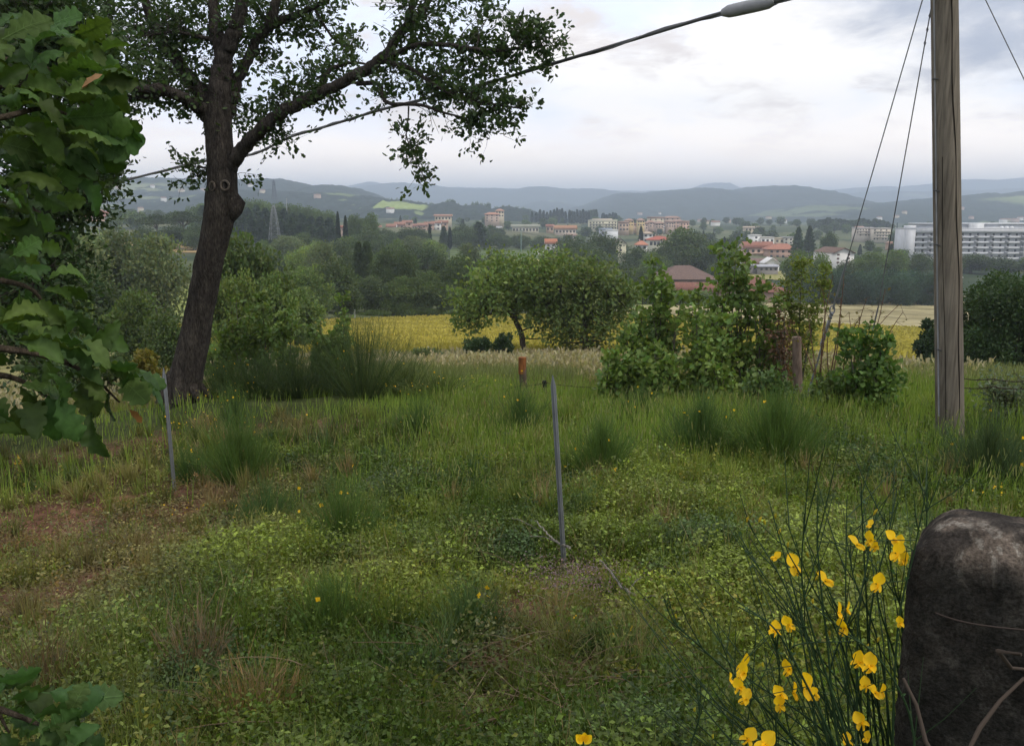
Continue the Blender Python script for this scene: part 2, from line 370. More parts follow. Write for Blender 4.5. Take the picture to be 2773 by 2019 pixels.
# ================================================================== HILLS
def hill(ctrl, Y, zb, front, back, colf, bumpa, bumps, nu=420, nv=70, seed=1, gul=0.0):
    px = np.linspace(ctrl[0][0], ctrl[-1][0], nu); py = np.interp(px, [c[0] for c in ctrl], [c[1] for c in ctrl])
    zc = np.array([zat(q, Y) for q in py]); xc = np.array([xat(p, Y, z) for p, z in zip(px, zc)])
    t = np.concatenate([np.linspace(0, 1, nv), 1 + np.linspace(0, 1, 14)[1:]])
    X = xc[:, None] * (1 + 0 * t[None]); tt = np.where(t <= 1, t, 0)
    Yv = np.where(t <= 1, Y - front * (1 - t), Y + back * (t - 1))[None] + 0 * X
    prof = np.where(t <= 1, np.sin(np.clip(t, 0, 1) * math.pi / 2) ** 1.15, np.cos((t - 1) * math.pi / 2))[None]
    Z = zb + (zc[:, None] - zb) * prof
    n = fbm(X / bumps, Yv / bumps, seed, 3) - 0.5; g = fbm(X / (front * .3), Yv / (front * .5), seed + 9, 4) - .5
    lim = np.clip((1 - np.abs(t - 1)) * 1.0, 0, 1)[None]
    Z = Z + bumpa * n * 2 * np.clip(prof * 3, 0, 1) + gul * g * np.clip(np.abs(t - 1) * 5, 0, 1)[None] * lim * (zc[:, None] - zb)
    V = np.stack([X, Yv, Z], -1); m = len(t)
    i = np.arange(nu - 1)[:, None] * m; k = np.arange(m - 1)[None]
    f = np.stack([i + k, i + m + k, i + m + k + 1, i + k + 1], -1).reshape(-1, 4)
    V = V.reshape(-1, 3); fc = V[f].mean(1); T = np.tile(t[:-1], nu - 1)
    c = colf(fc, T, np.repeat(px[:-1], m - 1)); o = MB().add(V, f, c).build('hill', M['hill'], smooth=False)
    return tag(o, kind='structure')
FOREST = np.array([.026, .036, .028])
def woods(th, scale, seed, fieldc=(.17, .21, .08)):
    def f(p, t, px):
        n = fbm(p[:, 0] / scale, p[:, 1] / (scale * 1.6), seed, 4); m = fbm(p[:, 0] / 14., p[:, 1] / 14., seed + 3, 2)
        c = FOREST[None] * (0.7 + 0.7 * m)[:, None]; k = sstep(n, th, th + .03)[:, None]
        return c * (1 - k) + np.array(fieldc)[None] * (0.85 + .3 * fbm(p[:, 0] / 40., p[:, 1] / 40., 5))[:, None] * k
    return f
hill([(-300, 176), (0, 184), (120, 188), (250, 190), (330, 188), (347, 186.7), (372, 181.6), (395, 184), (450, 187), (520, 189), (644, 191), (690, 189), (707, 183), (722, 182.2), (736, 188), (801, 192.5), (830, 189.7), (879, 186), (894, 187.5), (922, 184.7), (965, 179), (993, 180.4), (1024, 177.6), (1120, 174), (1400, 178)], 8200, -20, 1500, 1500, woods(.7, 500, 51), 10, 90, nu=500, nv=30, seed=2)
hill([(330, 196), (356, 187), (380, 184), (404, 182), (421, 184), (432, 184.5), (444, 187), (480, 189), (496, 188), (509.5, 190.7), (528, 187), (546, 187), (564, 189.6), (581, 189), (598.5, 189), (610, 190.7), (621, 193), (700, 196), (801, 195), (840, 194), (880, 191.5), (920, 192), (1024, 188), (1200, 190)], 6600, -20, 1500, 1200, woods(.66, 380, 52, (.12, .14, .09)), 9, 70, nu=500, nv=40, seed=4, gul=.25)
hill([(490, 214), (518.6, 206), (541.5, 200.4), (558.6, 201.6), (575.7, 205.6), (620, 212)], 5200, -20, 900, 800, woods(.60, 300, 53), 7, 50, nu=200, nv=40, seed=5, gul=.2)
hill([(540, 216), (581, 205.6), (598, 199.3), (615.6, 193.2), (638, 193.4), (655.6, 191.3), (672.7, 190.7), (689.8, 189), (712, 190.4), (727, 191), (744, 187.5), (772.7, 185.8), (787, 188.2), (801, 194.6), (815, 199.6), (832, 203), (858, 207), (960, 213), (1100, 216)], 4300, -20, 1500, 1300, woods(.70, 330, 54, (.12, .14, .08)), 7, 34, nu=560, nv=60, seed=6, gul=.3)
def righth(p, t, px):
    c = woods(.66, 160, 55, (.11, .135, .07))(p, t, px); n = fbm(p[:, 0] / 60., p[:, 1] / 130., 8)
    k = (sstep(px, 935, 960) * sstep(t, .22, .35) * (1 - sstep(t, .72, .82)))[:, None]
    return c * (1 - k) + mixc((.13, .17, .07), (.24, .26, .12), n) * k
hill([(690, 219), (747, 215.3), (772.7, 210.3), (801, 205.7), (822.5, 205.3), (865, 203.5), (900, 202.5), (915, 200.3), (933, 198.6), (965, 195.4), (989, 193.2), (997, 195.4), (1022, 191.5), (1100, 188), (1400, 190)], 2900, -24, 900, 900, righth, 4.0, 16, nu=620, nv=110, seed=7, gul=.25)
def lefth(p, t, px):
    n = fbm(p[:, 0] / 170., p[:, 1] / 60., 57, 3); m = fbm(p[:, 0] / 14., p[:, 1] / 14., 5, 2)
    c = FOREST[None] * (0.7 + 0.7 * m)[:, None]
    k = (sstep(n, .50, .53) * (1 - sstep(t, .62, .72)) * (1 - sstep(px, 215, 260)))[:, None]
    return c * (1 - k) + mixc((.12, .155, .075), (.21, .215, .11), m) * k
hill([(-300, 168), (-100, 173), (0, 175), (80, 176.5), (103, 180), (123, 180.5), (143, 179), (171, 179), (235, 180), (256, 179.3), (278.6, 178.7), (292, 180.5), (313, 186), (330, 185), (345, 186), (357, 188), (370, 192.4), (384.7, 198.7), (393, 204), (420, 212), (470, 222)], 2700, -24, 950, 900, lefth, 5.0, 17, nu=640, nv=120, seed=8, gul=.2)
hill([(150, 204), (200, 197), (235, 190.5), (278, 190), (301, 193), (335, 193.5), (370, 196.4), (381, 198), (400, 206), (440, 216)], 2050, -16, 500, 500, woods(.66, 120, 58, (.13, .16, .07)), 5.0, 15, nu=420, nv=60, seed=9, gul=.1)
def ridgec(p, t, px):
    c = woods(.72, 90, 59)(p, t, px); k = (sstep(px, 382, 385) * (1 - sstep(px, 428, 434)) * sstep(t, .42, .46) * (1 - sstep(t, .74, .76)))[:, None]
    return c * (1 - k) + np.array([.24, .29, .10])[None] * k
hill([(340, 214), (372, 206), (387, 199.5), (404, 200), (433, 204.5), (444, 203), (452, 201.5), (462, 206), (480, 204.5), (492, 209), (507, 206.5), (530, 209.6), (541, 214), (570, 220), (630, 226)], 1750, -14, 260, 400, ridgec, 3.2, 11, nu=520, nv=70, seed=10)

from mathutils import Vector
bpy.context.view_layer.update(); DG = bpy.context.evaluated_depsgraph_get()
def hitpoint(px, py):
    """the point of the ground or hill seen in this direction"""
    d = Vector(P(px, py, 100.0)).normalized(); h = sc.ray_cast(DG, Vector((0, 0, 0.3)), d); return h[1] if h[0] else None
far = [(390, 212, 1500), (955, 212, 2100), (962, 209, 2200), (1004, 221.6, 1500), (1010, 220.8, 1560), (1016, 221.3, 1480), (1021, 219.6, 1600), (826, 221, 1350), (812, 221, 1400), (716, 225, 1000), (707, 223, 1250), (729, 222, 1300), (784, 222, 1300), (769, 218, 1500), (700, 221, 1400), (880, 219, 1900), (897, 217, 2000),
       (118, 188, 2300), (152, 187, 2300), (181, 191, 2200), (203, 190, 2250), (250, 186, 2300), (262, 192, 2100), (317, 197, 1900), (163, 200, 1900), (140, 211, 1500), (972, 218, 1500), (860, 233, 1000), (905, 213, 2100), (640, 214, 1700), (660, 213.5, 1700)]
FARHIT = [hitpoint(f_[0], f_[1] + .8) for f_ in far]
# ================================================================== HAZE
hz = MB().box(-16500, 16500, -16500, 16500, -80, 372).build('haze', [])
hm = bpy.data.materials.new('haze_air'); hm.use_nodes = True; hn = hm.node_tree; hn.nodes.remove(hn.nodes['Principled BSDF'])
pv = hn.nodes.new('ShaderNodeVolumePrincipled'); pv.inputs['Color'].default_value = (.75, .85, 1.0, 1)
pv.inputs['Density'].default_value = 2.5e-4; pv.inputs['Anisotropy'].default_value = 0.35
hn.links.new(pv.outputs[0], hn.nodes['Material Output'].inputs['Volume']); hz.data.materials.append(hm)
tag(hz, kind='stuff')

# ================================================================== TREES (far and middle distance)
BARK = (.075, .06, .045)
def crown_pts(blobs, n, shell=0.45, drop=0.0):
    """points near the surfaces of overlapping lumps, with their outward directions"""
    b = np.array(blobs, float); vol = (b[:, 3] * b[:, 4] * b[:, 5]) ** (2 / 3); k = rng.choice(len(b), n, p=vol / vol.sum())
    d = sph(n); r = rng.uniform(0, 1, n) ** shell * (1 + 0.12 * rng.normal(size=n))
    p = b[k, :3] + d * b[k, 3:6] * r[:, None]; return p, d, k
def leafcol(n, k, base, dv=.35, nb=60):
    kb = rng.uniform(.78, 1.22, nb)[np.asarray(k) % nb]; return np.clip(jit(n, base, dv * .6, .10) * kb[:, None], .003, 1)
def proto_broad(seed, n, ls, base, wide=.42, low=.18, nb=26):
    """unit-height spreading tree"""
    global rng; save = rng; rng = np.random.default_rng(seed); cz = (1 + low) / 2; rz = (1 - low) / 2
    bl = []
    for i in range(nb):
        d = sph(1)[0]; rr = rng.uniform(.55, .86); s = rng.uniform(.14, .24)
        bl.append((d[0] * wide * rr, d[1] * wide * rr, cz + d[2] * rz * rr * .9 - .02, s * wide / .42, s * wide / .42, s * .75))
    bl.append((0, 0, cz, wide * .6, wide * .6, rz * .7))
    p, d, k = crown_pts(bl, n); ax = d * .7 + rng.normal(size=(n, 3)) * .7 + np.array([0, 0, .1])
    mb = MB().scatter(*CARD, p, ax, rng.uniform(.6, 1.25, n) * ls, leafcol(n, k, base))
    tk = MB(); tk.tube([(0, 0, -.03), (.005, 0, .12), (-.01, .01, .3), (.01, 0, cz)], [.034, .024, .02, .008], 7, BARK)
    for b in bl[:12]:
        z0 = rng.uniform(.16, .45); q = np.array(b[:3]); tk.tube([(0, 0, z0), q * .5 + np.array([0, 0, z0 * .35 + .03]), q], [.014, .009, .003], 5, BARK)
    rng = save; return tk, mb
def proto_cone(seed, n, ls, base, wide, kind='cypress'):
    global rng; save = rng; rng = np.random.default_rng(seed)
    t = rng.uniform(0, 1, n) ** .8; z = .04 + t * .96
    if kind == 'cypress': r = wide * (np.sin(np.clip(t, 0, 1) ** .75 * math.pi) ** .6 * .85 + .1 * (1 - t))
    elif kind == 'poplar': r = wide * (np.sin(np.clip(t * .96 + .02, 0, 1) * math.pi) ** .5) * (.8 + .25 * vn(t * 9, t * 0 + seed, 3))
    else: # layered conifer
        tier = np.abs((t * 9 + seed * .3) % 1 - .5) * 2; r = wide * (1 - t) ** .75 * (.55 + .55 * (1 - tier)) + .02
    a = rng.uniform(0, 6.283, n); q = rng.uniform(0, 1, n) ** .35; lob = .82 + .3 * vn(np.cos(a) * 2 + 5, np.sin(a) * 2 + t * 7, seed)
    p = np.stack([np.cos(a) * r * q * lob, np.sin(a) * r * q * lob, z], -1)
    d = np.stack([np.cos(a), np.sin(a), 0 * a + (.9 if kind != 'layered' else -.15)], -1); ax = d + rng.normal(size=(n, 3)) * .35
    k = (t * 17).astype(int) * 5 + (a * 1.2).astype(int)
    mb = MB().scatter(*CARD, p, ax, rng.uniform(.6, 1.2, n) * ls, leafcol(n, k, base))
    tk = MB().tube([(0, 0, -.03), (0, 0, .5), (0, 0, .93)], [.018, .012, .003], 6, BARK)
    rng = save; return tk, mb
def proto_umbrella(seed, n, ls, base):
    global rng; save = rng; rng = np.random.default_rng(seed)
    bl = [(math.cos(i * 2.4) * .33 * (i % 3) / 2, math.sin(i * 2.4) * .33 * (i % 3) / 2, .82 - .06 * (i % 3), .22, .22, .11) for i in range(12)]
    p, d, k = crown_pts(bl, n); p[:, 2] = np.maximum(p[:, 2], .66 + .05 * rng.uniform(size=n))
    mb = MB().scatter(*CARD, p, d + rng.normal(size=(n, 3)) * .6, rng.uniform(.6, 1.2, n) * ls, leafcol(n, k, base))
    tk = MB().tube([(0, 0, -.03), (.02, 0, .35), (0, 0, .72)], [.03, .022, .015], 6, BARK)
    for b in bl[:8]: tk.tube([(.01, 0, .5), (b[0] * .6, b[1] * .6, .68), b[:3]], [.012, .009, .004], 5, BARK)
    rng = save; return tk, mb
G_DARK = (.060, .088, .024); G_MID = (.092, .135, .030); G_LITE = (.14, .19, .040); G_BLUE = (.042, .078, .048); G_CYP = (.026, .042, .022); G_GREY = (.12, .15, .060)
nth = ['first', 'second', 'third', 'fourth', 'fifth', 'sixth', 'seventh', 'eighth', 'ninth', 'tenth', 'eleventh', 'twelfth', 'thirteenth', 'fourteenth', 'fifteenth', 'sixteenth', 'seventeenth', 'eighteenth', 'nineteenth', 'twentieth', 'twenty-first', 'twenty-second', 'twenty-third', 'twenty-fourth', 'twenty-fifth', 'twenty-sixth']
PR = {}
def reg(key, pr): PR[key] = (pr[0].mesh('trunk', [M['bark']]), pr[1].mesh('crown', [M['leaf']]))
reg('dark', proto_broad(1, 8500, .031, G_DARK, .44, .0, 30)); reg('mid', proto_broad(2, 8500, .031, G_MID, .44, -.02, 30)); reg('lite', proto_broad(3, 7500, .030, G_LITE, .40, .0, 30))
reg('grey', proto_broad(4, 7500, .028, G_GREY, .36, .0, 34)); reg('tall', proto_broad(5, 7500, .026, G_MID, .30, .05, 34)); reg('talld', proto_broad(15, 7500, .026, G_DARK, .34, -.02, 34))
reg('cypress', proto_cone(6, 4500, .024, G_CYP, .09)); reg('poplar', proto_cone(7, 4500, .028, G_DARK, .13, 'poplar')); reg('cedar', proto_cone(8, 6500, .034, (.055, .085, .036), .34, 'layered'))
reg('blue', proto_broad(9, 9000, .032, G_BLUE, .50, -.15, 34)); reg('umbrella', proto_umbrella(10, 5000, .032, G_DARK)); reg('bush', proto_broad(11, 6000, .042, G_MID, .62, -.3, 26))
# small, simple versions for trees a few pixels high
SM = {}
def regs(key, pr):
    tk, mb = pr; mb.V += tk.V; mb.F += [(f + mb.n, c, m + 1) for f, c, m in tk.F]; mb.n += tk.n
    SM[key] = mb.mesh('tree', [M['leaf'], M['bark']])
regs('broad', proto_broad(21, 1300, .075, G_DARK)); regs('broad2', proto_broad(22, 1300, .075, G_MID, .46, .02)); regs('cypress', proto_cone(23, 900, .055, G_CYP, .085)); regs('poplar', proto_cone(24, 900, .06, G_DARK, .14, 'poplar'))
regs('umbrella', proto_umbrella(25, 900, .08, G_DARK)); regs('cedar', proto_cone(26, 1200, .07, G_CYP, .3, 'layered'))
NM = {'dark': 'broadleaf_tree', 'mid': 'broadleaf_tree', 'lite': 'broadleaf_tree', 'grey': 'broadleaf_tree', 'tall': 'broadleaf_tree', 'talld': 'broadleaf_tree', 'cypress': 'cypress_tree', 'poplar': 'poplar_tree', 'cedar': 'cedar_tree', 'blue': 'conifer_tree', 'umbrella': 'pine_tree', 'bush': 'bush', 'broad': 'broadleaf_tree', 'broad2': 'broadleaf_tree'}
def tree(kind, px, top, Y, wpx, label, group=None, base=None):
    """a tree on the ground at image column px and distance Y whose tip is at row top, wpx wide"""
    g = G(px, Y); h = zat(top, Y) - g[2]
    if base is not None: h = zat(top, Y) - zat(base, Y); g = (g[0], g[1], min(g[2], zat(base, Y))); h = zat(top, Y) - g[2]
    wm = wpx / F * Y; nat = {'dark': .95, 'mid': 1., 'lite': .9, 'grey': .82, 'tall': .68, 'talld': .72, 'cypress': .19, 'poplar': .27, 'cedar': .62, 'blue': .86, 'umbrella': .95, 'bush': 1.35}[kind]
    o = empty(NM[kind], g, label, 'bush' if kind == 'bush' else 'tree', group, rng.uniform(0, 6.28)); s = wm / nat; o.scale = (s, s, h)
    for nm, me in zip(('trunk', 'crown'), PR[kind]):
        c = bpy.data.objects.new(nm, me); COL.objects.link(c); c.parent = o
    return o
def small(kind, px, top, Y, wm, label, group, hmin=4.0):
    g = G(px, Y); h = max(hmin, zat(top, Y) - g[2]) if top else hmin
    nat = {'broad': .95, 'broad2': 1.0, 'cypress': .19, 'poplar': .28, 'umbrella': .95, 'cedar': .62}[kind]
    o = bpy.data.objects.new(NM[kind], SM[kind]); COL.objects.link(o); o.location = g; o.rotation_euler[2] = rng.uniform(0, 6.28)
    s = wm / nat; o.scale = (s, s, h); return tag(o, label, 'tree', group)

# behind the big oak, on its left
gl = 'trees in the hollow behind the oak'
for a in [('grey', 84, 226, 112, 74, 'tall feathery grey-green tree in the hollow below the pink villa'), ('grey', 126, 223, 122, 74, 'feathery tree with the highest crown between villa and leaning trunk'),
          ('grey', 160, 228, 117, 66, 'feathery pale tree just beside the leaning oak trunk, below the umbrella pines'), ('talld', 96, 268, 76, 66, 'dark rounded tree low in front of the feathery trees'),
          ('mid', 62, 262, 60, 66, 'half-hidden leafy tree low down behind the near oak leaves'), ('mid', 140, 283, 68, 64, 'bushy green tree low in the hollow beside the slope meadow'),
          ('dark', 172, 307, 46, 52, 'low dark bush-like tree at the foot of the slope meadow'), ('dark', 30, 250, 80, 80, 'dark tree at the picture edge beyond the near oak'),
          ('lite', 205, 300, 90, 34, 'small light tree seen beside the leaning oak trunk')]:
    tree(*a, group=gl)
# right of the trunk
gm = 'trees along the far edge of the wheat field'
tree('mid', 252, 222, 66, 92, 'large bright green tree directly beyond the leaning oak trunk'); tree('lite', 232, 258, 60, 58, 'bright leafy tree whose crown touches the leaning trunk')
tree('mid', 296, 285, 78, 60, 'rounded green tree at the near corner of the wheat field'); tree('mid', 270, 268, 64, 60, 'low leafy tree under the large bright green tree')
for a in [('lite', 300, 240, 235, 34, 'olive-tinted tree below the lattice pylon'), ('grey', 322, 238, 225, 36, 'olive-grey round tree below the two tall cypresses'), ('mid', 312, 262, 150, 50, 'mid green tree behind the field corner, below the olive-tinted ones'),
          ('dark', 340, 257, 165, 54, 'dark domed tree behind the white lamp post'), ('lite', 326, 258, 180, 30, 'light green treetop left of the dark domed tree'),
          ('poplar', 360, 243, 215, 12, 'slim poplar in the tree belt, first of the pair'), ('poplar', 368, 242, 215, 13, 'slim poplar in the tree belt, second of the pair'),
          ('talld', 386, 242, 200, 30, 'tall dark tree next to the pair of slim poplars'), ('dark', 402, 245, 205, 34, 'dark tree rising above the middle of the tree belt'),
          ('talld', 375, 272, 186, 44, 'leafy dark tree low behind the lamp post'), ('mid', 398, 273, 184, 42, 'mid green tree in the centre of the belt behind the wheat'),
          ('mid', 423, 268, 186, 46, 'green tree with pale leaf tips in the belt behind the wheat'), ('dark', 442, 256, 200, 40, 'tall rounded dark tree before the green strip field'),
          ('talld', 462, 249, 195, 34, 'tall thin-topped tree beside the walnut crown'), ('dark', 452, 282, 186, 44, 'very dark tree at the end of the belt, left of the walnut'),
          ('dark', 478, 262, 190, 40, 'dark tree partly behind the walnut crown, edge of the belt'), ('dark', 350, 290, 184, 44, 'dark low tree just behind the lamp post foot'),
          ('dark', 505, 266, 192, 44, 'dark tree hidden behind the top of the walnut'), ('mid', 318, 292, 182, 40, 'green tree above the grey wall end of the field'),
          ('dark', 540, 275, 200, 44, 'dark tree mostly hidden by the walnut crown')]: tree(*a, group=gm)
gs = 'scrub on the field margin'
for a in [('bush', 377, 309, 181, 34, 'pale flowering scrub on the field margin right of the lamp post'), ('bush', 404, 300, 182, 26, 'green scrub bush on the margin, under the belt centre'),
          ('bush', 426, 305, 183, 26, 'rounded scrub bush on the margin before dark trees'), ('bush', 449, 304, 184, 28, 'low scrub bush at the walnut side of the margin'), ('bush', 340, 312, 181, 18, 'small scrub bush against the grey field wall')]: tree(*a, group=gs)
# left valley: umbrella pines and pine wood
gu = 'umbrella pines behind the hollow'
for a in [('umbrella', 158, 212, 420, 34, 'broad umbrella pine, left half of the dark pine group'), ('umbrella', 184, 209, 430, 44, 'broadest umbrella pine of the dark group beside the oak trunk'), ('dark', 172, 224, 400, 40, 'dark tree under the umbrella pines'),
          ('dark', 150, 226, 380, 34, 'dark tree at the villa end of the pine group'), ('dark', 196, 224, 390, 30, 'dark tree between umbrella pine and oak trunk')]: tree(*a, group=gu)
gp = 'pine wood on the hill behind the pylon'
tops = I((225, 193), (245, 191.5), (262, 193), (290, 197), (315, 202), (335, 207))
for i, px in enumerate(np.linspace(198, 326, 14)): tree('tall', float(px), tops(px) + rng.uniform(-.5, 2) + (4 if px < 210 else 0), 560, 22, f'light green treetop, back row of the pine wood, {nth[i]} from the oak trunk', gp)
for i, px in enumerate(np.linspace(204, 330, 15)): tree('cedar', float(px), tops(px) + 12 + rng.uniform(-1, 4), 500, 23, f'layered conifer, middle row of the pine wood, {nth[i]} from the oak trunk', gp)
for i, px in enumerate(np.linspace(212, 332, 13)): tree('cedar', float(px), tops(px) + 22 + rng.uniform(-2, 3), 455, 24, f'dark layered conifer, front row of the pine wood, {nth[i]} from the oak trunk', gp)
for a in [('cypress', 339, 212, 420, 5.5, 'tall dark cypress at the wood edge, first of two'), ('cypress', 346.5, 216, 418, 6, 'slightly shorter cypress, second of the two at the wood edge'),
          ('tall', 356, 208, 470, 18, 'tall pale-topped tree just beyond the two cypresses'), ('mid', 370, 210, 480, 22, 'round light tree with bushy top beyond the two cypresses'), ('dark', 385, 228, 520, 26, 'dark round tree before the red-roofed terraces'),
          ('dark', 366, 226, 440, 30, 'dark tree at the foot of the pale-topped one'), ('dark', 404, 227, 540, 26, 'dark round tree below the middle of the red terraces'), ('dark', 420, 227, 545, 26, 'dark tree below the end of the red terraces'),
          ('cypress', 430, 224, 560, 4, 'single cypress standing free before the red terraces'), ('cedar', 444, 226, 565, 13, 'dark conifer with drooping tiers before the vineyard'), ('cypress', 450, 227, 560, 4.5, 'thin cypress touching the drooping conifer'),
          ('dark', 462, 224, 590, 30, 'large dark tree at the vineyard edge'), ('cedar', 479, 222, 600, 28, 'great dark cedar rising above the vineyard'), ('dark', 500, 233, 620, 24, 'dark tree right of the great cedar'), ('dark', 520, 234, 640, 26, 'dark tree behind the green power pole'),
          ('dark', 540, 235, 660, 24, 'dark tree behind the small red-roofed white house'), ('dark', 574, 236, 440, 40, 'large dark oak-like tree right of the small white house, first half'), ('dark', 598, 232, 435, 46, 'large domed dark tree under the white-fronted hall'),
          ('dark', 590, 244, 380, 60, 'broad dark tree low beside the small white house'), ('talld', 636, 244, 420, 30, 'dark tree below the orange-roofed bungalow'), ('mid', 655, 250, 400, 34, 'tree with leafy top before the cream villa'),
          ('mid', 690, 224, 430, 62, 'very large round tree right of the cream villa'), ('dark', 668, 244, 425, 40, 'lower dark half of the large round tree group'), ('dark', 708, 240, 420, 34, 'dark right shoulder of the very large round tree'),
          ('cypress', 640.5, 226, 700, 5, 'single cypress left of the cream villa'), ('dark', 625, 262, 350, 46, 'dark thicket tree left of the barn roof'), ('bush', 646, 281, 262, 60, 'green thicket below the barn roof'), ('bush', 690, 287, 262, 60, 'green thicket hiding the barn walls'),
          ('bush', 740, 292, 262, 60, 'leafy green thicket before the long red roof'), ('bush', 762, 274, 300, 14, 'small dark bush on the light field by the grey sheds')]: tree(*a)
gv = 'trees scattered over the valley floor'
VT = [(236, 236, 330), (262, 238, 320), (288, 234, 360), (306, 230, 390), (318, 238, 340), (336, 240, 320), (352, 234, 360), (372, 231, 400), (394, 236, 330), (412, 234, 420), (428, 240, 300), (436, 236, 400), (402, 246, 280), (380, 249, 270), (352, 250, 265), (330, 250, 270), (470, 240, 300), (494, 246, 280), (300, 250, 260), (280, 250, 255), (256, 250, 250), (556, 246, 330), (530, 254, 300), (506, 260, 270), (600, 262, 300), (570, 264, 290), (616, 270, 280), (640, 262, 330), (724, 262, 380), (736, 268, 340), (805, 262, 360), (550, 270, 260), (588, 278, 250)]
for i, (px, t, Y) in enumerate(VT):
    kd = ['dark', 'mid', 'grey', 'talld', 'lite', 'dark', 'mid'][i % 7]
    tree(kd, px, t, Y, rng.uniform(26, 40), {'dark': 'dark round', 'mid': 'mid green', 'grey': 'greyish feathery', 'talld': 'tall dark', 'lite': 'light green'}[kd] + ' tree on the valley floor, ' + ('between wheat and pine wood' if px < 340 else 'between wheat and red terraces' if px < 450 else 'behind the walnut crown' if px < 640 else 'beside the old barns') + (f', {nth[i]} of the scatter' if i < 26 else f', {nth[i - 26]} of the far scatter') , gv)
# right: dark conifers, cover before the big white building
gr = 'trees around the gabled white house'
for a in [('cedar', 797, 227, 560, 16, 'dark conifer before the flats, nearest the white workshop'), ('cedar', 808, 226, 565, 16, 'second dark conifer before the flats'), ('talld', 828, 229, 560, 16, 'dark tree group top just left of the flats'),
          ('mid', 800, 247, 340, 38, 'rounded green tree left of the gabled house'), ('mid', 822, 250, 330, 34, 'green tree touching the gabled house'), ('mid', 868, 249, 400, 38, 'light green tree behind the blue conifers, by the gabled house'),
          ('mid', 892, 247, 405, 34, 'rounded tree at the near foot of the white hospital'), ('dark', 915, 252, 410, 32, 'dark tree hiding the lower left corner of the hospital'), ('dark', 848, 260, 340, 30, 'shrubby tree under the gabled white house'),
          ('talld', 970, 252, 450, 40, 'dark tree below the hospital, right of the wooden pole'), ('dark', 1000, 256, 440, 40, 'dark tree in front of the hospital middle'), ('dark', 1040, 250, 430, 40, 'dark tree at the hospital far end'), ('dark', 945, 256, 430, 34, 'dark tree behind the wooden pole')]: tree(*a, group=gr)
gb = 'blue-green conifers along the dry meadow'
for i, px in enumerate(np.linspace(816, 944, 10)): tree('blue', float(px), 265 + [2, 0, -2, 1, -1, 0, 2, 0, 1, 3][i], 288 + (i % 2) * 8, 25, f'blue-green conifer beside the dry meadow, {nth[i]} of the row counted from the left', gb, base=303)
# poplars and cypresses on the skyline
gc = 'row of cypresses on the ridge'
cx = [532, 536, 540, 543.5, 547, 550.5, 554, 557, 559.5, 562, 565, 569.5, 571.5, 574, 577, 580, 583, 586, 588.5, 591, 593.5, 596]
ct = [212, 213, 210, 211, 212.5, 211, 210, 208.5, 210, 209, 212, 210.5, 211.5, 212, 210, 211, 210, 211.5, 211, 210.5, 210, 210]
for i, (a, b) in enumerate(zip(cx, ct)): small('cypress' if i < 19 else 'poplar', a, b - .5, 1400 + 10 * (i % 3), rng.uniform(4.5, 6.5), f'dark cypress on the ridge above town, {nth[i]} of the row from the left', gc)
for i, (a, b) in enumerate([(603, 213), (606, 214.5), (609.5, 213.5), (613, 212.5), (615.5, 213)]): small('cypress', a, b, 1380, 6, f'cypress behind the cream flats, {nth[i]} of the short row', 'short row of cypresses')
gq = 'row of poplars in the plain'
for i, px in enumerate(np.linspace(820, 886, 18)): small('poplar', float(px), 218 + rng.uniform(-1.5, 1.5) + (px - 820) * .035, 1150, rng.uniform(6, 10), f'dark poplar in the plain beyond the flats, {nth[i]} of its row from the left', gq)

